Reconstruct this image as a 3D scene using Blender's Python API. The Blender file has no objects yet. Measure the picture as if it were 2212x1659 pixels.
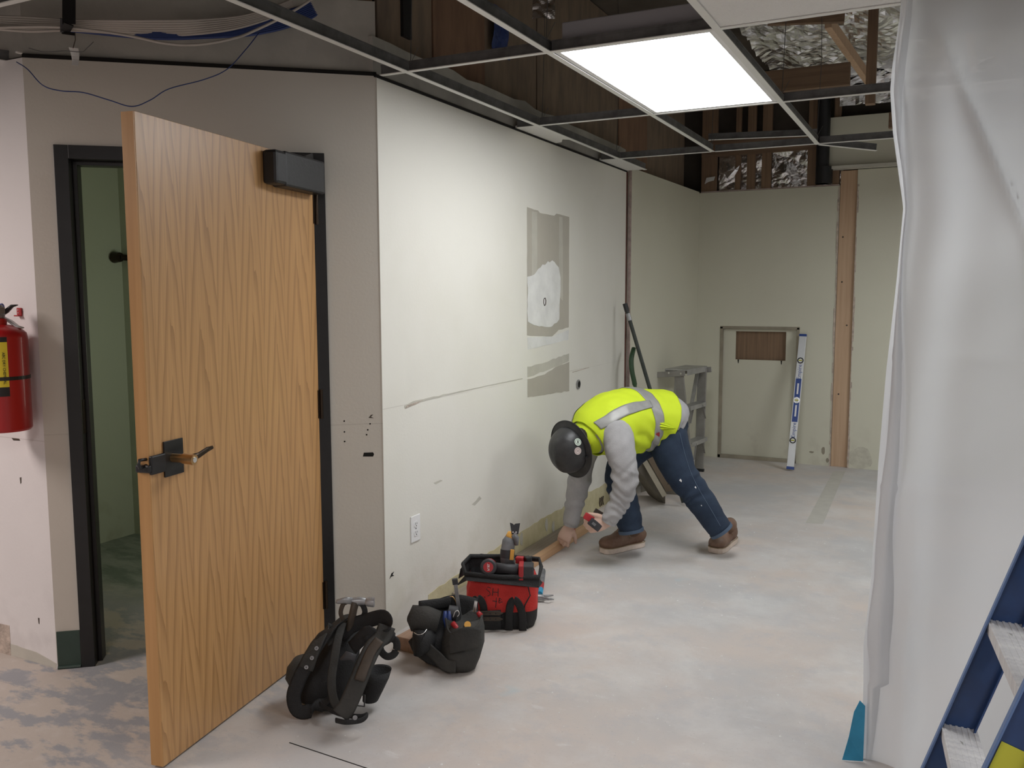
import bpy, bmesh, math, random
from mathutils import Vector, Matrix, noise
random.seed(7)
V = Vector
R = math.radians
scn = bpy.context.scene
COL = scn.collection

# ------------------------------------------------------------------ camera
FPX, YAW, PITCH, ROLL, CAMZ = 1880.0, R(26.5), R(5.85), R(-0.14), 1.46
fw = V((-math.sin(YAW)*math.cos(PITCH), math.cos(YAW)*math.cos(PITCH), -math.sin(PITCH)))
_rt = V((math.cos(YAW), math.sin(YAW), 0)); _up = _rt.cross(fw)
rt = _rt*math.cos(ROLL) + _up*math.sin(ROLL)
up = -_rt*math.sin(ROLL) + _up*math.cos(ROLL)
EYE = V((0, 0, CAMZ))
cam = bpy.data.cameras.new('camera'); camo = bpy.data.objects.new('camera', cam); COL.objects.link(camo)
cam.sensor_width = 36; cam.lens = 36*FPX/2212; cam.clip_start = .05; cam.clip_end = 100
M = Matrix((rt, up, -fw)).transposed().to_4x4(); M.translation = EYE
camo.matrix_world = M
scn.camera = camo

# ------------------------------------------------------------------ light, exposure
w = bpy.data.worlds.new('world'); scn.world = w; w.use_nodes = True
w.node_tree.nodes['Background'].inputs[0].default_value = (.5, .5, .52, 1)
w.node_tree.nodes['Background'].inputs[1].default_value = .02
scn.view_settings.view_transform = 'Standard'; scn.view_settings.look = 'None'
scn.view_settings.exposure = 0; scn.view_settings.gamma = 1
try: scn.view_settings.use_curve_mapping = False
except Exception: pass
LAMP = 15.0            # radiance of the visible troffer
def area(name, x, y, z, sx, sy, watts, col, rot=(0, 0, 0)):
    l = bpy.data.lights.new(name, 'AREA'); l.shape = 'RECTANGLE'; l.size = sx; l.size_y = sy
    l.energy = watts; l.color = col
    o = bpy.data.objects.new(name, l); COL.objects.link(o); o.location = (x, y, z); o.rotation_euler = rot
    return o
area('troffer_light_left', -3.9, .35, 2.31, .58, 1.18, 52, (1, .87, .84))
area('troffer_light_behind', -.7, -.7, 2.31, .58, 1.18, 34, (1, .93, .9))
area('troffer_light_right', .9, 5.9, 2.31, .58, 1.18, 36, (.95, .98, 1))
area('troffer_light_side', 1.4, 1.0, 2.31, .58, 1.18, 34, (.95, .97, 1))

# ------------------------------------------------------------------ measuring: a picture point onto a real plane
area('inner_room_fill', -2.5, 3.35, 1.2, .5, .5, 3.6, (.95, 1, .85), (0, R(90), 0))  # unseen fill, added to brighten the green room behind the door
def ray(x, y): return fw + rt*((x-1106)/FPX) - up*((y-829.5)/FPX)
def at(x, y, d): return EYE + ray(x, y)*d
def onz(x, y, z): r = ray(x, y); return EYE + r*((z-CAMZ)/r.z)
def onx(x, y, X): r = ray(x, y); return EYE + r*(X/r.x)
def ony(x, y, Y): r = ray(x, y); return EYE + r*(Y/r.y)

# ------------------------------------------------------------------ materials
def mat(name, col, rough=.7, metal=0, var=0, vscale=8, col2=None, bump=0, bscale=60, emit=None, estr=1, spec=None, alpha=None, stretch=None, sharp=False, coat=0):
    m = bpy.data.materials.new(name); m.use_nodes = True; nt = m.node_tree; b = nt.nodes['Principled BSDF']
    b.inputs['Base Color'].default_value = (*col, 1); b.inputs['Roughness'].default_value = rough; b.inputs['Metallic'].default_value = metal
    if spec is not None: b.inputs['Specular IOR Level'].default_value = spec
    if coat: b.inputs['Coat Weight'].default_value = coat
    tc = nt.nodes.new('ShaderNodeTexCoord'); src = tc.outputs['Object']
    if stretch:
        mp = nt.nodes.new('ShaderNodeMapping'); mp.inputs['Scale'].default_value = stretch
        nt.links.new(src, mp.inputs[0]); src = mp.outputs[0]
    if var or col2:
        n = nt.nodes.new('ShaderNodeTexNoise'); n.inputs['Scale'].default_value = vscale; n.inputs['Detail'].default_value = 6; n.inputs['Roughness'].default_value = .6
        nt.links.new(src, n.inputs['Vector'])
        r = nt.nodes.new('ShaderNodeValToRGB')
        if sharp: r.color_ramp.elements[0].position = .5; r.color_ramp.elements[1].position = .56
        else: r.color_ramp.elements[0].position = .35; r.color_ramp.elements[1].position = .68
        c2 = col2 or tuple(min(1, c*(1-var)) for c in col)
        r.color_ramp.elements[0].color = (*col, 1); r.color_ramp.elements[1].color = (*c2, 1)
        nt.links.new(n.outputs[0], r.inputs[0]); nt.links.new(r.outputs[0], b.inputs['Base Color'])
    if bump:
        n2 = nt.nodes.new('ShaderNodeTexNoise'); n2.inputs['Scale'].default_value = bscale; n2.inputs['Detail'].default_value = 5
        nt.links.new(src, n2.inputs['Vector'])
        bp = nt.nodes.new('ShaderNodeBump'); bp.inputs['Strength'].default_value = bump; bp.inputs['Distance'].default_value = .01
        nt.links.new(n2.outputs[0], bp.inputs['Height']); nt.links.new(bp.outputs[0], b.inputs['Normal'])
    if emit:
        b.inputs['Emission Color'].default_value = (*emit, 1); b.inputs['Emission Strength'].default_value = estr
    return m

def wall_mat(name, col, dirt, seam=None, scale=1.6):
    """painted drywall: faint roller texture, large faint stains, scuffs low down, optional horizontal taped seam at height seam"""
    m = mat(name, col, .55, bump=.06, bscale=90, spec=.3); nt = m.node_tree; b = nt.nodes['Principled BSDF']
    L = nt.links.new; N = nt.nodes.new
    g = N('ShaderNodeNewGeometry'); sp = N('ShaderNodeSeparateXYZ'); L(g.outputs['Position'], sp.inputs[0])
    n = N('ShaderNodeTexNoise'); n.inputs['Scale'].default_value = scale; n.inputs['Detail'].default_value = 5; L(g.outputs['Position'], n.inputs['Vector'])
    r = N('ShaderNodeMapRange'); r.inputs[1].default_value = .45; r.inputs[2].default_value = .8; r.inputs[3].default_value = 0; r.inputs[4].default_value = .35; L(n.outputs[0], r.inputs[0])
    # dirt grows near the floor (kicked, scuffed)
    h = N('ShaderNodeMapRange'); h.inputs[1].default_value = .45; h.inputs[2].default_value = 0; h.inputs[3].default_value = 0; h.inputs[4].default_value = 1; L(sp.outputs[2], h.inputs[0])
    n2 = N('ShaderNodeTexNoise'); n2.inputs['Scale'].default_value = 7; n2.inputs['Detail'].default_value = 8; L(g.outputs['Position'], n2.inputs['Vector'])
    r2 = N('ShaderNodeMapRange'); r2.inputs[1].default_value = .5; r2.inputs[2].default_value = .62; r2.inputs[3].default_value = 0; r2.inputs[4].default_value = .5; L(n2.outputs[0], r2.inputs[0])
    mu = N('ShaderNodeMath'); mu.operation = 'MULTIPLY'; L(h.outputs[0], mu.inputs[0]); L(r2.outputs[0], mu.inputs[1])
    mx = N('ShaderNodeMath'); mx.operation = 'ADD'; mx.use_clamp = True; L(r.outputs[0], mx.inputs[0]); L(mu.outputs[0], mx.inputs[1])
    c = N('ShaderNodeMix'); c.data_type = 'RGBA'; c.inputs[6].default_value = (*col, 1); c.inputs[7].default_value = (*dirt, 1); L(mx.outputs[0], c.inputs[0])
    out = c.outputs[2]
    if seam:
        s = N('ShaderNodeMath'); s.operation = 'SUBTRACT'; s.inputs[1].default_value = seam; L(sp.outputs[2], s.inputs[0])
        a = N('ShaderNodeMath'); a.operation = 'ABSOLUTE'; L(s.outputs[0], a.inputs[0])
        k = N('ShaderNodeMapRange'); k.inputs[1].default_value = .0012; k.inputs[2].default_value = .003; k.inputs[3].default_value = .28; k.inputs[4].default_value = 0; L(a.outputs[0], k.inputs[0])
        n3 = N('ShaderNodeTexNoise'); n3.inputs['Scale'].default_value = 3; L(g.outputs['Position'], n3.inputs['Vector'])
        r3 = N('ShaderNodeMapRange'); r3.inputs[1].default_value = .35; r3.inputs[2].default_value = .6; L(n3.outputs[0], r3.inputs[0])
        mm = N('ShaderNodeMath'); mm.operation = 'MULTIPLY'; L(k.outputs[0], mm.inputs[0]); L(r3.outputs[0], mm.inputs[1])
        c2 = N('ShaderNodeMix'); c2.data_type = 'RGBA'; c2.inputs[7].default_value = (.35, .31, .27, 1); L(mm.outputs[0], c2.inputs[0]); L(out, c2.inputs[6]); out = c2.outputs[2]
    L(out, b.inputs['Base Color'])
    return m

def floor_mat():
    m = bpy.data.materials.new('concrete_floor'); m.use_nodes = True; nt = m.node_tree; b = nt.nodes['Principled BSDF']; L = nt.links.new; N = nt.nodes.new
    b.inputs['Roughness'].default_value = .62; b.inputs['Specular IOR Level'].default_value = .35
    g = N('ShaderNodeNewGeometry'); sp = N('ShaderNodeSeparateXYZ'); L(g.outputs['Position'], sp.inputs[0])
    def ns(scale, detail=7, rough=.6, st=None, dist=0):
        n = N('ShaderNodeTexNoise'); n.inputs['Scale'].default_value = scale; n.inputs['Detail'].default_value = detail; n.inputs['Roughness'].default_value = rough; n.inputs['Distortion'].default_value = dist
        if st:
            mp = N('ShaderNodeMapping'); mp.inputs['Scale'].default_value = st; mp.inputs['Rotation'].default_value = (0, 0, .5); L(g.outputs['Position'], mp.inputs[0]); L(mp.outputs[0], n.inputs['Vector'])
        else: L(g.outputs['Position'], n.inputs['Vector'])
        return n.outputs[0]
    def mr(s, a, c, d=0, e=1):
        r = N('ShaderNodeMapRange'); r.inputs[1].default_value = a; r.inputs[2].default_value = c; r.inputs[3].default_value = d; r.inputs[4].default_value = e; L(s, r.inputs[0]); return r.outputs[0]
    def mix(f, a, c):
        k = N('ShaderNodeMix'); k.data_type = 'RGBA'
        L(f, k.inputs[0])
        for i, q in ((6, a), (7, c)):
            if isinstance(q, tuple): k.inputs[i].default_value = (*q, 1)
            else: L(q, k.inputs[i])
        return k.outputs[2]
    def mul(a, c):
        k = N('ShaderNodeMath'); k.operation = 'MULTIPLY'; L(a, k.inputs[0])
        if isinstance(c, float): k.inputs[1].default_value = c
        else: L(c, k.inputs[1])
        return k.outputs[0]
    base = mix(mr(ns(1.1, 5), .38, .62), (.50, .49, .485), (.60, .53, .48))          # grey concrete / tan skim
    base = mix(mr(ns(2.0, 8, .68, dist=.2), .46, .66, 0, .5), base, (.69, .685, .67))           # white dust drifts
    base = mix(mr(ns(4.5, 9, .72), .52, .64, 0, .45), base, (.47, .47, .485))                # grey smears
    base = mix(mr(ns(9, 6, .6, (1, 3, 1)), .62, .7, 0, .3), base, (.74, .74, .73))     # trowel scrapes
    base = mix(mr(ns(3.1, 3), .68, .75, 0, .4), base, (.42, .55, .60))                  # blue chalk
    # left part: bare mottled slab with scraped glue patches
    lf = mr(sp.outputs[0], -1.9, -2.4)
    lf = mul(lf, mr(sp.outputs[1], 3.2, 2.6))
    pat = mr(ns(3.4, 6, .65, (1, 2.2, 1)), .47, .53)
    left = mix(pat, (.33, .34, .36), (.52, .47, .42))
    left = mix(mr(ns(14, 6), .52, .7, 0, .6), left, (.58, .54, .50))
    base = mix(lf, base, left)
    # room behind the door: dark green reflection put into the mottled slab colour
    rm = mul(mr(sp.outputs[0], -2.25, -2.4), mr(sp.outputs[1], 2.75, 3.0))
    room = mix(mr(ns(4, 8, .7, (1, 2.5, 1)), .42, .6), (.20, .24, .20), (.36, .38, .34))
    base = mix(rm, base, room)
    base = mix(mr(ns(120, 2), .66, .72, 0, .5), base, (.3, .29, .28))                    # grit
    L(base, b.inputs['Base Color'])
    bp = N('ShaderNodeBump'); bp.inputs['Strength'].default_value = .25; bp.inputs['Distance'].default_value = .006
    L(ns(22, 10, .75), bp.inputs['Height']); L(bp.outputs[0], b.inputs['Normal'])
    return m

def oak_mat():
    m = bpy.data.materials.new('oak_veneer'); m.use_nodes = True; nt = m.node_tree; b = nt.nodes['Principled BSDF']; L = nt.links.new; N = nt.nodes.new
    b.inputs['Roughness'].default_value = .38; b.inputs['Coat Weight'].default_value = .25; b.inputs['Coat Roughness'].default_value = .3
    tc = N('ShaderNodeTexCoord'); sp = N('ShaderNodeSeparateXYZ'); L(tc.outputs['Object'], sp.inputs[0])
    def M2(op, a, c=None):
        k = N('ShaderNodeMath'); k.operation = op
        for i, q in ((0, a), (1, c)):
            if q is None: continue
            if isinstance(q, (int, float)): k.inputs[i].default_value = q
            else: L(q, k.inputs[i])
        return k.outputs[0]
    # cathedral grain: cross-cut cones repeated in ~0.12 m leaves
    n = N('ShaderNodeTexNoise'); n.inputs['Scale'].default_value = 1.0; n.inputs['Detail'].default_value = 4
    mp = N('ShaderNodeMapping'); mp.inputs['Scale'].default_value = (7, 7, .9); L(tc.outputs['Object'], mp.inputs[0]); L(mp.outputs[0], n.inputs['Vector'])
    x = M2('ADD', sp.outputs[1], M2('MULTIPLY', M2('SUBTRACT', n.outputs[0], .5), .10))
    u = M2('DIVIDE', x, .145)
    fr = M2('SUBTRACT', M2('FRACT', u), .5)
    cell = M2('FLOOR', u)
    off = M2('MULTIPLY', M2('FRACT', M2('MULTIPLY', M2('SINE', M2('MULTIPLY', cell, 12.9898)), 43758.5)), .30)
    # V shapes pointing down: rings = z*k - |fr|*c
    rings = M2('SUBTRACT', M2('MULTIPLY', M2('ADD', sp.outputs[2], off), 2.7), M2('MULTIPLY', M2('POWER', M2('ABSOLUTE', fr), .8), 3.6))
    rings = M2('ADD', rings, M2('MULTIPLY', n.outputs[0], 1.6))
    f2 = M2('FRACT', rings)
    edge = N('ShaderNodeMapRange'); edge.inputs[1].default_value = .55; edge.inputs[2].default_value = 1.0; L(f2, edge.inputs[0])
    wt = N('ShaderNodeTexNoise'); wt.inputs['Scale'].default_value = 1; wt.inputs['Detail'].default_value = 5
    mp2 = N('ShaderNodeMapping'); mp2.inputs['Scale'].default_value = (170, 170, 3.2); L(tc.outputs['Object'], mp2.inputs[0]); L(mp2.outputs[0], wt.inputs['Vector'])
    fine = N('ShaderNodeMapRange'); fine.inputs[1].default_value = .38; fine.inputs[2].default_value = .68; L(wt.outputs[0], fine.inputs[0])
    big = N('ShaderNodeTexNoise'); big.inputs['Scale'].default_value = 1; big.inputs['Detail'].default_value = 3
    mp3 = N('ShaderNodeMapping'); mp3.inputs['Scale'].default_value = (14, 14, .6); L(tc.outputs['Object'], mp3.inputs[0]); L(mp3.outputs[0], big.inputs['Vector'])
    c1 = N('ShaderNodeMix'); c1.data_type = 'RGBA'; c1.inputs[6].default_value = (.60, .345, .145, 1); c1.inputs[7].default_value = (.50, .275, .108, 1); L(big.outputs[0], c1.inputs[0])
    c2 = N('ShaderNodeMix'); c2.data_type = 'RGBA'; c2.inputs[7].default_value = (.29, .145, .052, 1); L(c1.outputs[2], c2.inputs[6]); L(M2('MULTIPLY', edge.outputs[0], .7), c2.inputs[0])
    c3 = N('ShaderNodeMix'); c3.data_type = 'RGBA'; c3.inputs[7].default_value = (.34, .175, .065, 1); L(c2.outputs[2], c3.inputs[6]); L(M2('MULTIPLY', fine.outputs[0], .35), c3.inputs[0])
    L(c3.outputs[2], b.inputs['Base Color'])
    bp = N('ShaderNodeBump'); bp.inputs['Strength'].default_value = .08; L(wt.outputs[0], bp.inputs['Height']); L(bp.outputs[0], b.inputs['Normal'])
    return m

def wood_mat(name, a, c, axis='Y', scale=1.0, rough=.75):
    m = bpy.data.materials.new(name); m.use_nodes = True; nt = m.node_tree; b = nt.nodes['Principled BSDF']; L = nt.links.new; N = nt.nodes.new
    b.inputs['Roughness'].default_value = rough
    tc = N('ShaderNodeTexCoord'); mp = N('ShaderNodeMapping'); s = [60*scale]*3; s['XYZ'.index(axis)] = 2.2*scale; mp.inputs['Scale'].default_value = s
    L(tc.outputs['Object'], mp.inputs[0]); n = N('ShaderNodeTexNoise'); n.inputs['Scale'].default_value = 1; n.inputs['Detail'].default_value = 6; L(mp.outputs[0], n.inputs['Vector'])
    r = N('ShaderNodeValToRGB'); r.color_ramp.elements[0].position = .3; r.color_ramp.elements[1].position = .72; r.color_ramp.elements[0].color = (*a, 1); r.color_ramp.elements[1].color = (*c, 1)
    L(n.outputs[0], r.inputs[0]); L(r.outputs[0], b.inputs['Base Color'])
    bp = N('ShaderNodeBump'); bp.inputs['Strength'].default_value = .15; L(n.outputs[0], bp.inputs['Height']); L(bp.outputs[0], b.inputs['Normal'])
    return m

def sheet_mat():
    m = bpy.data.materials.new('milky_plastic_sheet'); m.use_nodes = True; nt = m.node_tree; N = nt.nodes.new; L = nt.links.new
    for n in list(nt.nodes):
        if n.type == 'BSDF_PRINCIPLED': nt.nodes.remove(n)
    out = [n for n in nt.nodes if n.type == 'OUTPUT_MATERIAL'][0]
    d = N('ShaderNodeBsdfDiffuse'); d.inputs[0].default_value = (.84, .85, .87, 1)
    t = N('ShaderNodeBsdfTranslucent'); t.inputs[0].default_value = (.84, .86, .89, 1)
    gl = N('ShaderNodeBsdfGlossy'); gl.inputs['Roughness'].default_value = .5; gl.inputs[0].default_value = (.8, .8, .8, 1)
    tr = N('ShaderNodeBsdfTransparent')
    a = N('ShaderNodeMixShader'); a.inputs[0].default_value = .45; L(d.outputs[0], a.inputs[1]); L(t.outputs[0], a.inputs[2])
    b = N('ShaderNodeMixShader'); b.inputs[0].default_value = .13; L(a.outputs[0], b.inputs[1]); L(tr.outputs[0], b.inputs[2])
    fr = N('ShaderNodeFresnel'); fr.inputs[0].default_value = 1.2
    c = N('ShaderNodeMixShader'); L(fr.outputs[0], c.inputs[0]); L(b.outputs[0], c.inputs[1]); L(gl.outputs[0], c.inputs[2])
    L(c.outputs[0], out.inputs[0])
    return m

CREAM = (.70, .70, .60)
MT = dict(
    floor=floor_mat(), oak=oak_mat(), sheet=sheet_mat(),
    cream=wall_mat('cream_painted_drywall', (.775, .758, .695), (.62, .60, .50), .988),
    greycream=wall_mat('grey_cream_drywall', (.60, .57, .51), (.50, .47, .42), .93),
    farcream=wall_mat('far_cream_drywall', (.66, .645, .53), (.52, .49, .40), None, 1.0),
    leftwhite=wall_mat('white_drywall', (.76, .735, .72), (.60, .57, .56), .905),
    upper=mat('dusty_unpainted_drywall', (.46, .445, .40), .85, var=.3, vscale=3, bump=.2, bscale=20),
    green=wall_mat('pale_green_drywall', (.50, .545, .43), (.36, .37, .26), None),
    edge=mat('torn_gypsum_edge', (.62, .52, .44), .9, var=.4, vscale=30, bump=.5, bscale=80),
    bare=mat('bare_drywall_paper', (.47, .44, .375), .85, var=.10, vscale=3),
    paper2=mat('skimmed_drywall_tape', (.56, .54, .47), .85, var=.15, vscale=6),
    spackle=mat('white_spackle', (.80, .80, .78), .7, var=.14, vscale=9, bump=.1),
    glue=mat('yellow_cove_base_adhesive', (.52, .47, .27), .6, col2=(.68, .62, .42), vscale=7, bump=.25, bscale=30),
    blackframe=mat('black_painted_steel', (.012, .012, .013), .38, var=.3, vscale=20),
    black=mat('black_plastic', (.014, .014, .015), .45, bump=.1),
    bronze=mat('dark_bronze_metal', (.05, .035, .025), .35, .8),
    brass=mat('worn_brass', (.48, .30, .14), .3, .9),
    steel=mat('dull_steel', (.42, .42, .43), .42, .6, var=.4, vscale=25),
    alu=mat('dusty_aluminium', (.50, .50, .49), .5, .6, col2=(.36, .36, .35), vscale=9, bump=.1),
    aludark=mat('shaded_aluminium_rail', (.36, .35, .33), .55, .5, col2=(.28, .27, .25), vscale=9),  # rails and brackets: shade put into a darker aluminium colour
    alustep=mat('plaster_dusted_aluminium_step', (.70, .69, .68), .6, .25, col2=(.54, .53, .54), vscale=6, stretch=(1, 10, 1), bump=.25, bscale=40),
    tee=mat('white_ceiling_tee', (.74, .74, .71), .45),
    teeweb=mat('galvanised_tee_web', (.20, .20, .20), .45, .5, var=.4, vscale=14),
    housing=mat('troffer_housing', (.40, .40, .43), .4, .3),
    lamp=mat('lit_diffuser', (.9, .9, .9), .4, emit=(.97, .985, 1), estr=LAMP),
    tile=mat('ceiling_tile', (.74, .73, .71), .9, bump=.5, bscale=150),
    deck=mat('dark_roof_deck', (.11, .09, .07), .9, var=.4, vscale=3),
    ply=mat('dusty_plywood', (.27, .20, .14), .8, col2=(.17, .13, .10), vscale=4, stretch=(3, 3, .8)),
    plyred=mat('reddish_plywood', (.27, .16, .10), .8, col2=(.19, .11, .07), vscale=4, stretch=(3, 3, .8)),
    stud=wood_mat('framing_lumber', (.27, .17, .105), (.18, .115, .07), 'Z'),
    studx=wood_mat('framing_lumber_level', (.22, .14, .085), (.15, .095, .06), 'X'),
    post=wood_mat('bare_pine_post', (.60, .42, .28), (.50, .33, .21), 'Z'),
    pine=wood_mat('pine_batten', (.66, .42, .25), (.54, .33, .18), 'Y'),
    pinedirty=wood_mat('grey_weathered_plank', (.30, .255, .20), (.23, .19, .15), 'Y'),
    foil=mat('crumpled_foil', (.75, .75, .76), .22, 1.0, bump=.9, bscale=14),
    duct=mat('black_duct_wrap', (.012, .012, .014), .5, bump=.3, bscale=15),
    cablew=mat('white_cable_jacket', (.50, .46, .42), .5),
    cableb=mat('blue_cable_jacket', (.025, .05, .18), .45),
    wire=mat('thin_wire', (.12, .12, .12), .4, .6),
    red=mat('extinguisher_red', (.42, .010, .012), .36, coat=.2),
    yellow=mat('yellow_label', (.85, .68, .03), .5),
    white=mat('white_plastic', (.82, .82, .82), .35),
    paper=mat('white_paper', (.75, .74, .72), .7),
    chrome=mat('bright_metal', (.75, .75, .75), .18, 1.0),
    ink=mat('black_ink', (.015, .012, .012), .6),
    bluep=mat('blue_plastic', (.02, .05, .30), .4),
    ladderblue=mat('blue_fibreglass', (.010, .035, .115), .42, col2=(.012, .05, .16), vscale=12, coat=.2),
    ladderedge=mat('blue_fibreglass_worn_edge', (.10, .17, .34), .5),
    tape=mat('blue_masking_tape', (.04, .33, .56), .6, var=.2, vscale=12),
    greenrub=mat('dark_green_rubber_base', (.035, .065, .052), .45, var=.3),
    bagred=mat('red_canvas', (.62, .035, .028), .8, col2=(.48, .024, .02), vscale=10, bump=.35, bscale=200),
    bagblack=mat('black_nylon', (.016, .016, .017), .75, var=.4, vscale=14, bump=.35, bscale=200),
    bagdust=mat('dusty_black_nylon', (.030, .030, .028), .85, col2=(.055, .052, .047), vscale=7, bump=.3, bscale=120),
    leather=mat('brown_worn_webbing', (.075, .055, .040), .7, var=.4, vscale=14),
    toolred=mat('red_tool_plastic', (.40, .022, .028), .4),
    tooldark=mat('dark_grey_tool_rubber', (.045, .045, .05), .55, var=.3),
    toolgrey=mat('dusty_grey_tool_body', (.22, .225, .235), .6, var=.5, vscale=18),
    toolyel=mat('yellow_tool_plastic', (.80, .42, .08), .5),
    hivis=mat('hi_vis_yellow_mesh', (.64, .80, .022), .75, bump=.2, bscale=300),
    reflect=mat('grey_reflective_tape', (.36, .36, .345), .45, .15, var=.15, vscale=25),
    hoodie=mat('heather_grey_fleece', (.43, .425, .43), .95, var=.14, vscale=16, bump=.25, bscale=250),
    jeans=mat('dark_blue_denim', (.014, .028, .058), .85, col2=(.028, .048, .085), vscale=9, bump=.3, bscale=300),
    thread=mat('denim_stitching', (.10, .14, .20), .8),
    hem=mat('faded_denim_hem', (.085, .125, .19), .85),
    skin=mat('skin', (.64, .44, .35), .55),
    glove=mat('pale_thin_glove', (.72, .60, .52), .6),
    boot=mat('brown_boot_leather', (.15, .072, .042), .6, col2=(.23, .15, .105), vscale=9, bump=.2),
    sole=mat('cream_rubber_sole', (.76, .64, .55), .7, var=.2, vscale=20),
    lace=mat('tan_boot_lace', (.35, .26, .16), .8),
    hat=mat('scuffed_black_hard_hat', (.013, .013, .014), .42, col2=(.045, .045, .045), vscale=9, bump=.1),
    sticker=mat('pale_green_sticker', (.62, .70, .60), .5),
    sticker2=mat('pale_pink_sticker', (.60, .50, .48), .5),
    hair=mat('dark_hair', (.02, .014, .01), .8),
    scuffed=mat('scuffed_wall_dirt', (.50, .475, .39), .8, col2=(.62, .60, .50), vscale=22),
    crumb=mat('white_plaster_crumb', (.82, .82, .80), .9),
    levelgrey=mat('silver_level_body', (.62, .63, .64), .4, .4),
    levelblue=mat('blue_level_body', (.015, .055, .26), .4),
    darkhole=mat('dark_void', (.008, .007, .006), .95),
    redpipe=mat('rusty_red_edge', (.17, .07, .05), .8, var=.4, vscale=20),
    pinkedge=mat('pinkish_drywall_edge', (.50, .40, .36), .9, var=.35, vscale=24),
    cardboard=mat('brown_cardboard', (.27, .21, .15), .85, var=.2, vscale=6),
    greenh=mat('dark_green_handle', (.025, .07, .025), .5, var=.3, vscale=20),
    darkpole=mat('dark_grey_green_pole', (.035, .045, .035), .5, var=.4, vscale=20),
    tan=mat('dusty_tan_board', (.36, .32, .245), .85, var=.25, vscale=6),
    tandark=mat('grey_brown_board', (.20, .18, .145), .85, var=.25, vscale=6),
)

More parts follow.
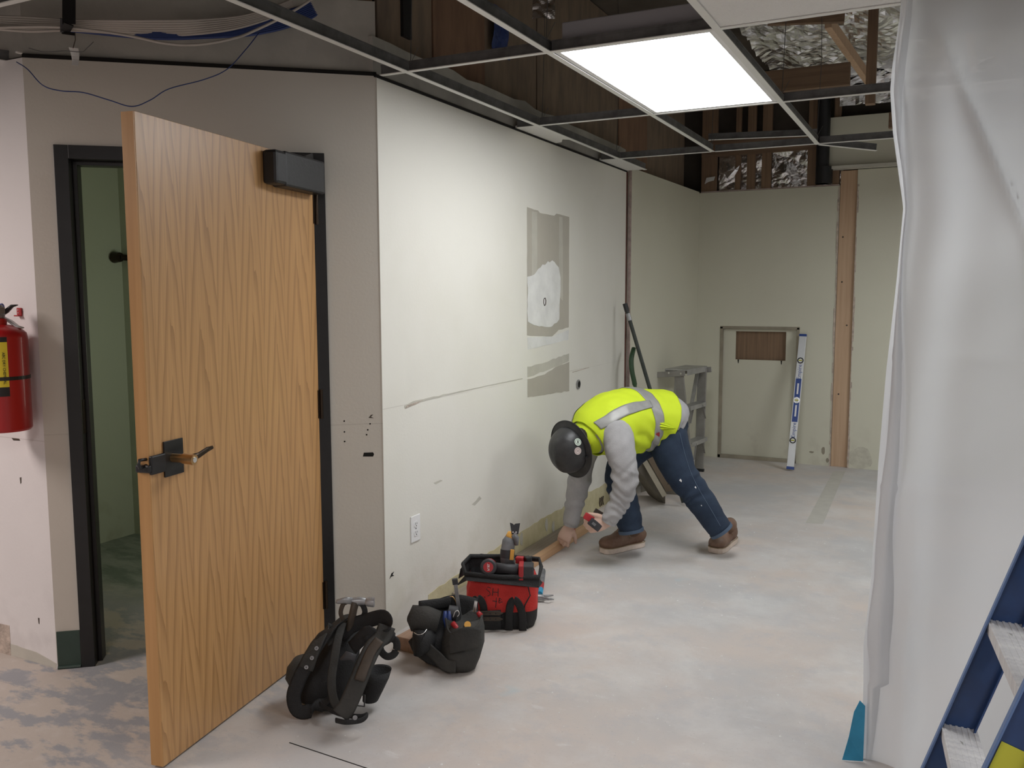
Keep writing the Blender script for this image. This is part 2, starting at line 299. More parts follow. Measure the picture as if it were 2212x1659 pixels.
# ------------------------------------------------------------------ mesh building
class MB:
    def __init__(s): s.v = []; s.f = []
    def add(s, vs, fs):
        o = len(s.v); s.v += [V(a) for a in vs]; s.f += [tuple(i+o for i in f) for f in fs]; return s
    def box(s, c, d, rot=None):
        c = V(c); x, y, z = [k/2 for k in d]; vs = [V((a, b, e)) for a in (-x, x) for b in (-y, y) for e in (-z, z)]
        if rot: vs = [rot @ a for a in vs]
        return s.add([a+c for a in vs], [(0, 1, 3, 2), (4, 6, 7, 5), (0, 4, 5, 1), (2, 3, 7, 6), (0, 2, 6, 4), (1, 5, 7, 3)])
    def span(s, a, b):
        a, b = V(a), V(b); return s.box((a+b)/2, [abs(k) for k in (b-a)])
    def bar(s, p, q, wd, th, side=(0, 0, 1)):
        """bar from p to q; wd along side, th across"""
        p, q = V(p), V(q); d = (q-p).normalized(); sd = V(side); sd = (sd - d*sd.dot(d)).normalized(); n = d.cross(sd)
        vs = [e + sd*(i*wd/2) + n*(j*th/2) for e in (p, q) for i in (-1, 1) for j in (-1, 1)]
        return s.add(vs, [(0, 1, 3, 2), (4, 6, 7, 5), (0, 4, 5, 1), (2, 3, 7, 6), (0, 2, 6, 4), (1, 5, 7, 3)])
    def tube(s, pts, r, n=10, side=None, cap=True, closed=False):
        """loft along pts; r = radius, list of radii or list of (a along side, b across)"""
        pts = [V(p) for p in pts]; k = len(pts)
        rr = r if isinstance(r, (list, tuple)) and not (len(r) == 2 and k != 2 and not isinstance(r[0], (tuple, list))) else [r]*k
        if isinstance(r, tuple): rr = [r]*k
        prev = V(side) if side is not None else None; o = len(s.v)
        for i, p in enumerate(pts):
            if closed: d = pts[(i+1) % k] - pts[i-1]
            else: d = pts[min(i+1, k-1)] - pts[max(i-1, 0)]
            if d.length < 1e-9: d = V((0, 0, 1))
            d.normalize()
            if prev is None: prev = V((0, 0, 1)) if abs(d.z) < .9 else V((1, 0, 0))
            sd = prev - d*prev.dot(d)
            if sd.length < 1e-6: sd = d.orthogonal()
            sd.normalize()
            if side is None: prev = sd
            nn = d.cross(sd); a, b = rr[i] if isinstance(rr[i], (tuple, list)) else (rr[i], rr[i])
            for j in range(n):
                t = 2*math.pi*j/n; s.v.append(p + sd*(a*math.cos(t)) + nn*(b*math.sin(t)))
        for i in range(k if closed else k-1):
            for j in range(n):
                a0 = o+i*n; b0 = o+((i+1) % k)*n
                s.f.append((a0+j, b0+j, b0+(j+1) % n, a0+(j+1) % n))
        if cap and not closed:
            s.f.append(tuple(o+j for j in range(n))); s.f.append(tuple(o+(k-1)*n+j for j in range(n-1, -1, -1)))
        return s
    def lathe(s, prof, c=(0, 0, 0), axis=(0, 0, 1), n=24):
        """prof = [(r, h)...] about axis from c"""
        c = V(c); ax = V(axis).normalized(); e1 = ax.orthogonal().normalized(); e2 = ax.cross(e1); o = len(s.v)
        for r, h in prof:
            for j in range(n):
                t = 2*math.pi*j/n; s.v.append(c + ax*h + e1*(r*math.cos(t)) + e2*(r*math.sin(t)))
        for i in range(len(prof)-1):
            for j in range(n):
                s.f.append((o+i*n+j, o+i*n+(j+1) % n, o+(i+1)*n+(j+1) % n, o+(i+1)*n+j))
        s.f.append(tuple(o+j for j in range(n-1, -1, -1))); s.f.append(tuple(o+(len(prof)-1)*n+j for j in range(n)))
        return s
    def prism(s, poly, o, ex, ey, depth):
        """2d polygon in the plane (o, ex, ey), pushed by depth along ex x ey"""
        o, ex, ey = V(o), V(ex).normalized(), V(ey).normalized(); nz = ex.cross(ey); k = len(poly)
        vs = [o+ex*x+ey*y for x, y in poly] + [o+ex*x+ey*y+nz*depth for x, y in poly]
        return s.add(vs, [tuple(range(k-1, -1, -1)), tuple(range(k, 2*k))] + [(i, (i+1) % k, k+(i+1) % k, k+i) for i in range(k)])
    def grid(s, fn, nu, nv, cu=False, cv=False):
        o = len(s.v)
        for i in range(nu):
            for j in range(nv): s.v.append(V(fn(i/(nu if cu else nu-1), j/(nv if cv else nv-1))))
        for i in range(nu if cu else nu-1):
            for j in range(nv if cv else nv-1):
                s.f.append((o+i*nv+j, o+((i+1) % nu)*nv+j, o+((i+1) % nu)*nv+(j+1) % nv, o+i*nv+(j+1) % nv))
        return s
    def ball(s, c, r, n=12, m=8):
        c = V(c); r = r if isinstance(r, (tuple, list)) else (r, r, r)
        return s.add([c+V((r[0]*math.sin(math.pi*i/m)*math.cos(2*math.pi*j/n), r[1]*math.sin(math.pi*i/m)*math.sin(2*math.pi*j/n), r[2]*math.cos(math.pi*i/m))) for i in range(m+1) for j in range(n)],
                     [(i*n+j, (i+1)*n+j, (i+1)*n+(j+1) % n, i*n+(j+1) % n) for i in range(m) for j in range(n)])

def cat(pts, n=6):
    """Catmull-Rom through points given as tuples/vectors (any dimension)"""
    P = [tuple(p) for p in pts]; P = [tuple(2*a-b for a, b in zip(P[0], P[1]))] + P + [tuple(2*a-b for a, b in zip(P[-1], P[-2]))]; out = []
    for i in range(1, len(P)-2):
        for k in range(n):
            t = k/n; out.append(tuple(.5*((2*b)+(c-a)*t+(2*a-5*b+4*c-d)*t*t+(-a+3*b-3*c+d)*t**3) for a, b, c, d in zip(P[i-1], P[i], P[i+1], P[i+2])))
    out.append(P[-2]); return out

def mesh_from(name, mb, origin):
    me = bpy.data.meshes.new(name); me.from_pydata([tuple(a-origin) for a in mb.v], [], mb.f)
    bm = bmesh.new(); bm.from_mesh(me)
    bmesh.ops.remove_doubles(bm, verts=bm.verts, dist=1e-6)
    bmesh.ops.recalc_face_normals(bm, faces=bm.faces)
    bm.to_mesh(me); bm.free(); return me
WORLD = {}
def obj(name, mb, m, parent=None, bevel=0, smooth=False, label=None, kind=None, solid=0, local=False, origin=None):
    """one mesh object. Vertices are in world space unless local (then in the parent's own space)"""
    if parent is not None and not local: org = WORLD[parent.as_pointer()]
    elif parent is None: org = V(origin) if origin is not None else V((0, 0, 0))
    else: org = V((0, 0, 0))
    me = mesh_from(name, mb, org); me.materials.append(MT[m])
    o = bpy.data.objects.new(name, me); COL.objects.link(o)
    if parent is not None: o.parent = parent
    else: o.location = org
    WORLD[o.as_pointer()] = V(org)
    if smooth:
        for p in me.polygons: p.use_smooth = True
        if bevel or smooth == 'auto':
            try: me.set_sharp_from_angle(angle=R(38))
            except Exception: pass
    if solid:
        md = o.modifiers.new('Solidify', 'SOLIDIFY'); md.thickness = solid; md.offset = 0
    if bevel:
        md = o.modifiers.new('Bevel', 'BEVEL'); md.width = bevel; md.segments = 2; md.limit_method = 'ANGLE'; md.angle_limit = R(40)
    if label: o['label'] = label
    if kind: o['kind'] = kind
    return o
def tag(o, label, cat_, group=None):
    o['label'] = label; o['category'] = cat_
    if group: o['group'] = group
    return o
def thing(name, label, cat_, loc=(0, 0, 0), rz=0, group=None, rot=None):
    o = bpy.data.objects.new(name, None); COL.objects.link(o); o.location = loc; o.rotation_euler = rot or (0, 0, rz); o.empty_display_size = .1
    WORLD[o.as_pointer()] = V(loc); return tag(o, label, cat_, group)
def struct(name, mb, m, parent=None, **k):
    o = obj(name, mb, m, parent, **k)
    if parent is None: o['kind'] = 'structure'
    return o
def copy_tree(o, **props):
    c = o.copy(); COL.objects.link(c); WORLD[c.as_pointer()] = WORLD.get(o.as_pointer(), V((0, 0, 0)))
    for ch in o.children:
        d = ch.copy(); COL.objects.link(d); d.parent = c
        for g in ch.children:
            e = g.copy(); COL.objects.link(e); e.parent = d
    for k, v in props.items(): c[k] = v
    return c
def text(name, body, size, o, ex, ey, m, parent, depth=.0006):
    """flat lettering lying in the plane (o, ex, ey), centred on o"""
    cu = bpy.data.curves.new(name, 'FONT'); cu.body = body; cu.size = size; cu.align_x = 'CENTER'; cu.align_y = 'CENTER'; cu.extrude = depth; cu.resolution_u = 2
    t = bpy.data.objects.new(name, cu); COL.objects.link(t)
    me = bpy.data.meshes.new_from_object(t.evaluated_get(bpy.context.evaluated_depsgraph_get())); bpy.data.objects.remove(t)
    ex, ey = V(ex).normalized(), V(ey).normalized(); nz = ex.cross(ey)
    Mx = Matrix((ex, ey, nz)).transposed().to_4x4(); Mx.translation = V(o) - WORLD[parent.as_pointer()]
    me.transform(Mx); me.materials.clear(); me.materials.append(MT[m])
    ob = bpy.data.objects.new(name, me); COL.objects.link(ob); ob.parent = parent; WORLD[ob.as_pointer()] = WORLD[parent.as_pointer()]; return ob
def nz(p, s, seed=0):
    return noise.noise(V((p[0]*s+seed*7.1, p[1]*s-seed*3.3, p[2]*s+seed*1.7)))

# ================================================================== THE SETTING
GZ = 2.33                                      # ceiling grid height
LX = -2.08                                     # face of the long cream wall
A2, B2 = V((-3.075, 2.15)), V((-2.09, 2.955))  # ends of the diagonal door wall
U = V((math.cos(R(39.3)), math.sin(R(39.3)), 0)); NW = V((U.y, -U.x, 0)); A3 = V((A2.x, A2.y, 0)); Z = V((0, 0, 1))
def dw(u, n, z): return A3 + U*u + NW*n + Z*z  # door-wall coordinates
LEN = 1.2858

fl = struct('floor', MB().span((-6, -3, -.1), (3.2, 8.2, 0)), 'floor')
# flat marks in the slab
def blob(cx, cy, rx, ry, rot, seed, n=18, amp=.3):
    out = []
    for i in range(n):
        t = 2*math.pi*i/n; k = 1+amp*noise.noise(V((math.cos(t)*1.6+seed, math.sin(t)*1.6, seed)))
        x, y = rx*k*math.cos(t), ry*k*math.sin(t); out.append((cx+x*math.cos(rot)-y*math.sin(rot), cy+x*math.sin(rot)+y*math.cos(rot)))
    return out
p = onz(1740, 1130, 0); q = onz(1800, 1018, 0); p2 = onz(1778, 1132, 0); q2 = onz(1826, 1018, 0)
obj('floor_scar', MB().add([p, p2, q2, q], [(0, 1, 2, 3)]), 'glue', fl).location.z = .0008
MT['scar'] = mat('patched_slab_strip', (.53, .51, .46), .8, var=.12, vscale=12)
bpy.data.objects['floor_scar'].data.materials[0] = MT['scar']
obj('control_joint', MB().bar(onz(625, 1604, .0004), onz(800, 1662, .0004), .004, .0006, (1, 0, 0)), 'darkhole', fl)

# left wall (extinguisher wall)
struct('wall_left', MB().span((-6, 2.15, 0), (-3.075, 2.27, GZ)), 'leftwhite')
# diagonal door wall with an opening
O0, O1, OT = .09, 1.075, 2.02
def wseg(mb, u0, u1, z0, z1, n0=0, n1=-.12):
    return mb.add([dw(u, n, z) for u in (u0, u1) for n in (n0, n1) for z in (z0, z1)], [(0, 1, 3, 2), (4, 6, 7, 5), (0, 4, 5, 1), (2, 3, 7, 6), (0, 2, 6, 4), (1, 5, 7, 3)])
mb = MB(); wseg(mb, 0, O0+.01, 0, GZ); wseg(mb, O1-.01, LEN, 0, GZ); wseg(mb, O0+.01, O1-.01, OT-.01, GZ)
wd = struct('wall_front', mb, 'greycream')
mb = MB(); wseg(mb, 0, LEN, GZ+.012, 2.62, -.012)
obj('upper_drywall', mb, 'upper', wd)
mb = MB(); wseg(mb, .0, LEN, GZ, GZ+.014, .004, -.02); obj('shadow_gap', mb, 'darkhole', wd)
# long cream wall
mb = MB().span((LX-.12, 2.9646, 0), (LX, 6.0, GZ))
wl = struct('wall_right', mb, 'cream'); wl.name = 'wall_centre'
# upper part of the long wall, raw top edge
top = [(2.955, GZ+.012)] + [(2.955+i*.127, 2.485 + .018*noise.noise(V((i*.9, 3, 0))) + (.014 if i in (11,) else 0)) for i in range(25)] + [(6.0, GZ+.012)]
obj('upper_drywall', MB().prism(top, (LX-.008, 0, 0), (0, 1, 0), (0, 0, 1), -.05), 'upper', wl)
obj('wall_angle', MB().span((LX-.002, 2.95, GZ-.006), (LX+.006, 6.0, GZ+.003)), 'darkhole', wl)
# scraps of ceiling tile left in the narrow strip between wall and first tee
for (ya, yb, s_) in ((4.215, 4.74, 'ragged tile scrap in the narrow grid strip halfway along the cream wall'), (5.455, 6.0, 'tile scrap in the narrow grid strip at the far end of the cream wall'), (2.97, 3.02, None)):
    if s_ is None: continue
    tag(obj('tile_scrap', MB().prism([(LX+.001, ya), (-1.945, ya), (-1.945, yb-.06), (-1.99, yb-.10), (-2.03, yb-.02), (LX+.001, yb)] if ya < 5 else [(LX+.001, ya), (-1.945, ya), (-1.945, yb), (LX+.001, yb)], (0, 0, GZ+.004), (1, 0, 0), (0, 1, 0), .012), 'tile', origin=(-2.0, ya, GZ)), s_, 'ceiling tile', 'tile scraps')
# far recess wall beyond the slot
NX, NX1 = -2.056, -2.006
struct('wall_side', MB().prism([(NX-.12, 6.05), (NX, 6.05), (NX1, 7.75), (NX1-.12, 7.75)], (0, 0, 0), (1, 0, 0), (0, 1, 0), 2.36), 'farcream')
slot = thing('wall_slot', 'narrow open slot with bare dark stud between the cream wall and the far recess', 'stud', (LX, 6.0, 0))
obj('stud', MB().span((LX-.10, 6.002, 0), (LX-.004, 6.048, 2.33)), 'redpipe', slot)
mb = MB(); 
zz = 0
while zz < 2.34:
    h = random.uniform(.05, .14); wdt = random.uniform(.004, .014); mb.span((NX-.020, 6.047-wdt, zz), (NX+.001, 6.0495, min(zz+h, 2.355))); zz += h
obj('torn_edge', mb, 'pinkedge', slot)
# far wall
FY = 7.75
PX0, PX1, PZ = -1.79, -1.125, 1.175
mb = MB()
mb.span((NX-.06, FY, 0), (PX0, FY+.10, 2.35)); mb.span((PX0, FY, PZ), (PX1, FY+.10, 2.35)); mb.span((PX1, FY, 0), (-.835, FY+.10, 2.35))
mb.span((-.70, FY-.012, 0), (3.2, FY+.10, 2.47)); mb.span((-.95, FY-.02, 2.49), (3.2, FY+.10, 2.9))
mb.span((PX0, FY, 0), (PX1, FY+.10, .02))
wf = struct('wall_far', mb, 'farcream')
obj('ledge', MB().span((-.93, FY-.10, 2.475), (3.2, FY, 2.50)), 'paper2', wf, bevel=.002)
# recessed panel in the opening, with a cut-out showing wood
mb = MB(); cx0, cx1, cz0, cz1 = -1.665, -1.235, .885, 1.135
Y1 = FY+.035
mb.span((PX0, Y1, .02), (PX1, Y1+.012, cz0)); mb.span((PX0, Y1, cz1), (PX1, Y1+.012, PZ)); mb.span((PX0, Y1, cz0), (cx0, Y1+.012, cz1)); mb.span((cx1, Y1, cz0), (PX1, Y1+.012, cz1))
obj('recessed_panel', mb, 'farcream', wf)
obj('backing_board', MB().span((cx0-.03, Y1+.03, cz0-.03), (cx1+.03, Y1+.045, cz1+.03)), 'stud', wf, label='brown wooden board showing through the cut-out')
mb = MB()
for (a, b) in (((PX0-.006, FY-.004, 0), (PX0+.018, FY+.03, PZ)), ((PX1-.018, FY-.004, 0), (PX1+.006, FY+.03, PZ)), ((PX0-.006, FY-.004, PZ-.018), (PX1+.006, FY+.03, PZ+.006)), ((PX0-.006, FY-.004, .0), (PX1+.006, FY+.03, .03))): mb.span(a, b)
obj('opening_trim', mb, 'tan', wf, bevel=.002)
for xx in (cx0+.02, cx1-.04):
    obj('torn_corner', MB().prism([(0, 0), (.012, 0), (.010, -.03), (.004, -.035)], (xx, Y1-.0006, cz0), (1, 0, 0), (0, 0, 1), .001), 'darkhole', wf)
# ragged torn edge both sides of the post
def ragged(x, side, seed):
    mb = MB(); z = 0; rnd = random.Random(seed)
    while z < 2.34:
        h = rnd.uniform(.03, .11); wdt = rnd.uniform(.004, .016)
        mb.span((x, FY-.004, z), (x+side*wdt, FY+.004, min(z+h, 2.35))); z += h
    return mb
obj('ragged_edge', ragged(-.835, -1, 3), 'edge', wf); 
mb = ragged(-.70, 1, 5)
for v in mb.v: v.y -= .012
obj('ragged_edge', mb, 'edge', wf)
post = tag(obj('post', MB().span((-.833, FY+.008, 0), (-.702, FY+.05, 2.47)), 'post', bevel=.002), 'bare pine post running up between the far cream wall panels', 'post')
for (x, z) in ((-.80, 1.93), (-.795, 1.56), (-.745, 1.2), (-.79, .62)): obj('knot', MB().lathe([(.009, 0), (.006, .001)], (x, FY+.0085, z), (0, -1, 0), 8), 'leather', post)

# stains at the foot of the far wall
for i, (x, z, rx, rz_) in enumerate(((-.60, .09, .10, .085), (-.86, .05, .012, .02), (-.99, .11, .02, .008), (-.895, .13, .016, .03))):
    y = FY-.013 if x > -.7 else FY-.001
    obj('scuff', MB().prism(blob(x, z, rx, rz_, 0, i+1), (0, y, 0), (1, 0, 0), (0, 0, 1), .0008), 'scuffed' if i == 0 else 'tan', wf)

# other walls of the room (out of view)
struct('wall_rear', MB().span((-6, -3.12, 0), (3.32, -3, 3.35)), 'leftwhite')
struct('wall_east', MB().span((3.2, -3, 0), (3.32, 8.2, 3.35)), 'cream')
struct('wall_west', MB().span((-6.12, -3.12, 0), (-6, 8.2, 3.35)), 'leftwhite')
# room behind the door
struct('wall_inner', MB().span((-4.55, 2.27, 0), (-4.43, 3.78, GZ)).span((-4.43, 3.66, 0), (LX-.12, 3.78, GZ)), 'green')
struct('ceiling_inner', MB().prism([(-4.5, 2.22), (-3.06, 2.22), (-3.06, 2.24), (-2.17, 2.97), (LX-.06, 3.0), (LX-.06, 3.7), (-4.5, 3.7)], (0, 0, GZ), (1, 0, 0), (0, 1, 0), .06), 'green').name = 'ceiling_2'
hk = tag(obj('coat_rod', MB().tube([onx(247, 556, -4.42)+V((.0, 0, 0)), onx(247, 556, -4.42)+V((.05, 0, 0))], [.034, .028], 12).tube([onx(247, 556, -4.42)+V((.04, 0, 0)), onx(292, 558, -4.38)+V((0, .1, 0))], .018, 10), 'bronze', smooth='auto', origin=onx(247, 556, -4.42)), 'stub of a metal rail on the green wall of the room behind the door', 'rail')

# roof deck and upper framing
deck = struct('ceiling', MB().span((-6.12, -3.12, 3.35), (3.32, 8.3, 3.45)), 'deck')
obj('upper_drywall', MB().span((-6, 2.17, GZ+.012), (-3.08, 2.26, 2.62)), 'upper', bpy.data.objects['wall_left'])
struct('wall_upper', MB().span((-6, 7.9, 2.3), (3.2, 8.2, 3.35)), 'deck').name = 'wall_upper_far'

def crumple(o, ex, ey, lx, ly, amp, seed, nu=40, nv=40, round_=0):
    o, ex, ey = V(o), V(ex), V(ey); n = ex.cross(ey).normalized()
    def f(a, b):
        q = V((a*lx*7+seed, b*ly*7, seed)); t = noise.turbulence(q, 3, True)*amp; t += amp*1.6*abs(noise.noise(q*.5))
        return o+ex*(a*lx)+ey*(b*ly)+n*t
    return MB().grid(f, nu, nv)

def joist(name, a, b, wd_, th, m, lab, side=(0, 0, 1), grp=None):
    o = obj(name, MB().bar(a, b, wd_, th, side), m, bevel=.002); return tag(o, lab, 'joist' if 'joist' in name or 'beam' in name else 'timber', grp)
# plywood sheets standing above the long wall
pk = thing('plywood_screen', 'row of dusty brown plywood sheets standing above the cream wall in the ceiling void', 'plywood', (LX-.06, 3.0, 2.42))
yy = 3.06
for i, (wdt, m) in enumerate(((.43, 'ply'), (.50, 'plyred'), (.62, 'ply'), (.62, 'ply'), (.75, 'ply'), (.66, 'plyred'), (1.08, 'ply'))):
    obj('plywood_panel', MB().span((LX-.075, yy+.004, 2.40), (LX-.06+.004*(i % 2), yy+wdt-.004, 3.34)), m, pk); yy += wdt
obj('dark_batten', MB().span((LX-.06, 3.235, 2.56), (LX-.045, 3.30, 3.3)), 'black', pk)
c_ = onx(1078, 72, LX-.04); obj('blue_wrap', crumple((LX-.045, c_.y-.09, c_.z-.12), (0, 1, 0), (0, 0, 1), .17, .24, .02, 3.3, 16, 16), 'cableb', pk)
# panels closing the void over the door wall
pq = thing('void_panels', 'dark reddish boards above the door wall under the blue cable bundle', 'board', (-2.3, 2.8, 2.6))
for (u0, u1, m) in ((.93, LEN, 'plyred'), (.45, .93, 'ply'), (0, .45, 'ply')):
    mb = MB(); wseg(mb, u0, u1-.004, 2.62, 3.34, -.10, -.12); obj('board', mb, m, pq)
mb = MB(); mb.add([dw(.95, -.095, 2.66), dw(1.26, -.095, 2.66), dw(.98, -.095, 2.78)], [(0, 1, 2)]); obj('diagonal_offcut', mb, 'post', pq, solid=.006)
# joists across the void
for y, s_ in ((1.5, 'dark roof joist crossing the void before the cream wall corner'), (3.3, 'dark roof joist crossing the void just above the lit panel'), (4.35, 'dark roof joist crossing the void behind the lit panel')):
    joist('roof_joist', (-1.98, y, 3.23), (3.1, y, 3.23), .22, .045, 'studx', s_, grp='roof joists')
joist('timber_beam', (-1.98, 6.1, 2.86), (-.62, 6.1, 2.86), .14, .05, 'studx', 'dark timber header above the far recess, in front of the foil')
# framing above the far wall: top plate, studs and foil batts between
fr = thing('stud_frame', 'open stud framing above the far wall with foil backed insulation between studs', 'framing', (-1.4, FY+.06, 2.35))
for (xa, xb) in ((-1.995, -1.86), (-1.70, -1.655), (-1.60, -1.53), (-1.475, -1.395), (-1.10, -1.02), (-.90, -.845)):
    obj('stud', MB().span((xa, FY+.01, 2.35), (xb, FY+.05, 3.33)), 'stud', fr, bevel=.002)
obj('top_plate', MB().span((-1.995, FY-.0, 2.66), (-1.02, FY+.052, 2.80)), 'studx', fr, bevel=.002)
obj('bottom_plate', MB().span((-1.995, FY+.0, 2.352), (-.84, FY+.05, 2.362)), 'pinkedge', fr)
obj('foil_batt', crumple((-1.39, FY+.045, 2.36), (1, 0, 0), (0, 0, 1), .295, .31, .022, 1.3), 'foil', fr)
obj('foil_batt', crumple((-1.85, FY+.06, 2.36), (1, 0, 0), (0, 0, 1), .40, .30, .014, 4.1), 'foil', fr)
obj('foil_batt', crumple((-1.02, FY+.055, 2.36), (1, 0, 0), (0, 0, 1), .20, .40, .012, 6.1), 'foil', fr)
obj('paper_scrap', MB().add([ony(1563, 372, FY-.02), ony(1588, 366, FY-.03), ony(1598, 357, FY-.02), ony(1594, 368, FY-.02), ony(1584, 384, FY-.015), ony(1571, 385, FY-.02)], [(0, 1, 2, 3, 4, 5)]), 'foil', fr)
obj('paper_scrap', MB().add([ony(1526, 384, FY-.01), ony(1545, 381, FY-.02), ony(1542, 390, FY-.02), ony(1530, 393, FY-.01), ony(1522, 398, FY-.01)], [(0, 1, 2, 3, 4)]), 'spackle', fr)
# vertical black duct/pipe at the far wall
pipe = tag(obj('vent_pipe', MB().tube([(-.97, FY-.07, 2.365), (-.97, FY-.07, 3.33)], .052, 16).tube([(-.955, FY-.07, 2.365), (-.955, FY-.07, 2.50)], .068, 16), 'duct', smooth='auto', origin=(-.97, FY-.07, 2.36)), 'black vent pipe rising above the far wall beside the studs', 'pipe')
# foil insulation under the deck at the far end and its timbers
ins = thing('foil_insulation', 'crumpled foil insulation blanket draped under the roof beyond the lit panel', 'insulation', (-.3, 6.5, 3.2))
obj('foil_sheet', crumple((-1.3, 5.5, 3.14), (1, 0, 0), (0, 1, 0), 3.6, 2.0, .05, 2.2, 120, 90), 'foil', ins)
obj('foil_sheet', crumple((-.84, 7.60, 2.95), (1, 0, 0), (0, 0, 1), 3.2, .36, .04, 5.2, 110, 24), 'foil', ins)
for (a, b, s_) in (((-.72, 5.75, 3.10), (-.58, 6.95, 3.0), 'pale timber strut slanting over the foil left of the dark upright post'), ((.02, 5.75, 3.10), (.10, 7.0, 3.0), 'pale timber strut over the foil nearest the plastic sheet'), ((-1.05, 5.6, 3.12), (-.62, 5.68, 3.1), 'reddish timber strut lying crosswise under the foil')):
    tag(obj('roof_strut', MB().bar(a, b, .07, .04), 'post' if 'pale' in s_ else 'studx'), s_, 'timber', 'pale struts in the foil')
joist('timber_beam', (-.43, 5.3, 2.50), (-.43, 5.3, 3.3), .05, .06, 'stud', 'dark upright hanger post in the ceiling void beside the plastic', side=(1, 0, 0))
joist('timber_beam', (-.40, 6.4, 2.60), (2.8, 6.4, 2.60), .10, .05, 'studx', 'dark timber above the far ledge behind the grid')
tag(obj('duct_box', MB().box((.15, 4.6, 3.0), (.8, 1.3, .40)), 'duct', bevel=.02), 'black wrapped duct box hanging behind the plastic sheet corner', 'duct')
# foil flap
tag(obj('foil_flap', crumple(at(1150, 46, 3.9), rt, up, .10, .11, .025, 9, 20, 20), 'foil', origin=at(1150, 50, 3.9)), 'small crinkled foil flap hanging beside the lit panel', 'insulation')

# ------------------------------------------------------------------ suspended grid
TX = (-1.94, -1.33, -.72, -.11)
CY = (.53, 1.75, 2.97, 4.20, 5.44)
cg = struct('trim_1', MB().span((-3.04, 2.10, GZ), (-3.03, 2.12, GZ+.005)), 'tee'); cg['kind'] = 'structure'; cg.name = 'trim_1'
def tee(p, q, fl_=.024, hw=.036, parent=None, main=True):
    p, q = V(p), V(q); d = (q-p).normalized(); side = d.cross(Z)
    t = thing('ceiling_tee', '', 'ceiling tee', (p+q)/2)
    obj('flange', MB().bar(p+Z*.0015, q+Z*.0015, .003, fl_), 'tee', t)
    obj('web', MB().bar(p+Z*(hw/2+.003), q+Z*(hw/2+.003), hw, .0016).bar(p+Z*(hw+.002), q+Z*(hw+.002), .007, .006), 'teeweb', t)
    return t
g = 'main ceiling tees'
def lab(o, s, grp=None): 
    o['label'] = s
    if grp: o['group'] = grp
lab(tee((TX[0], -.6, GZ), (TX[0], 6.0, GZ), hw=.04), 'long white ceiling tee running just off the cream wall', g)
lab(tee((TX[1], -.6, GZ), (TX[1], 5.44, GZ), hw=.04), 'long white ceiling tee along the left side of the lit panel', g)
lab(tee((TX[2], -.6, GZ), (TX[2], 5.46, GZ), .026, hw=.04), 'long white ceiling tee along the right side of the lit panel', g)
lab(tee((TX[3], -.6, GZ), (TX[3], 2.80, GZ), hw=.04), 'white ceiling tee at the right of the ceiling tile, by the plastic', g)
g = 'cross ceiling tees'
def cross(x0, x1, y, s): lab(tee((x0, y, GZ), (x1, y, GZ), .022), s, g)
cross(LX+.02, TX[0]-.013, CY[2], 'tiny white cross tee stub at the near corner of the cream wall')
cross(TX[0]+.013, TX[1]-.013, CY[2], 'white cross tee between the first two long tees, level with the lit panel near end')
cross(TX[1]+.013, TX[2]-.013, CY[2], 'white cross tee under the near end of the lit panel')
cross(TX[2]+.013, TX[3]-.013, CY[2], 'white cross tee at the far edge of the ceiling tile')
cross(LX+.02, TX[0]-.013, CY[3], 'tiny white cross tee stub halfway along the cream wall')
cross(TX[0]+.013, TX[1]-.013, CY[3], 'white cross tee left of the far end of the lit panel')
cross(TX[1]+.013, TX[2]-.013, CY[3], 'white cross tee under the far end of the lit panel')
cross(TX[2]+.013, .6, CY[3], 'white cross tee from the lit panel far end to the plastic sheet')
cross(LX+.02, TX[0]-.013, CY[4], 'tiny white cross tee stub at the far end of the cream wall')
cross(TX[0]+.013, TX[1]-.013, CY[4], 'farthest white cross tee next to the cream wall')
cross(TX[1]+.013, TX[2]-.013, CY[4], 'farthest white cross tee, in the middle, in front of the studs')
cross(TX[2]+.013, .6, CY[4], 'farthest white cross tee running to the plastic sheet')
cross(TX[0]+.013, TX[1]-.013, CY[1], 'white cross tee overhead at the top of the picture left of the lamp')
cross(TX[2]+.013, TX[3]-.013, CY[1], 'white cross tee at the near edge of the ceiling tile')
cross(-3.9, TX[0]-.013, CY[1], 'white cross tee passing over the cable bundle at upper left')
# broken tee hanging askew
lab(tee((TX[2]+.01, 5.45, GZ-.004), onz(1893, 326, GZ-.03), .022), 'loose ceiling tee hanging askew from the last grid crossing')
lab(tee(onz(1530, 303, GZ+.10), onz(1765, 293, GZ+.10), .02), 'loose tee lying above the grid before the studs')
# tee at the far upper left over the left wall
lab(tee(onz(-40, 125, GZ), onz(62, 141, GZ), .022), 'short white tee meeting the left wall top')
# hanger wires
hw = []
WL = ('at the near corner of the cream wall', 'halfway along the cream wall', 'at the far end of the cream wall', 'at the near left corner of the lit panel', 'left of the studs, second tee', 'at the far right corner of the lit panel', 'above the loose askew tee')
for (x, y), wl_ in zip(((TX[0], 3.0), (TX[0], 4.25), (TX[0], 5.40), (TX[1], 2.95), (TX[1], 5.4), (TX[2], 4.22), (TX[2], 5.42)), WL):
    t = obj('hanger_wire', MB().tube([(x, y, GZ+.04), (x+.01, y+.01, 2.8), (x, y, 3.34)], .0016, 5).tube([(x, y, GZ+.04), (x+.03, y+.01, GZ+.10)], .0012, 5), 'wire', origin=(x, y, GZ))
    tag(t, 'thin hanger wire rising '+wl_, 'wire', 'ceiling hanger wires')
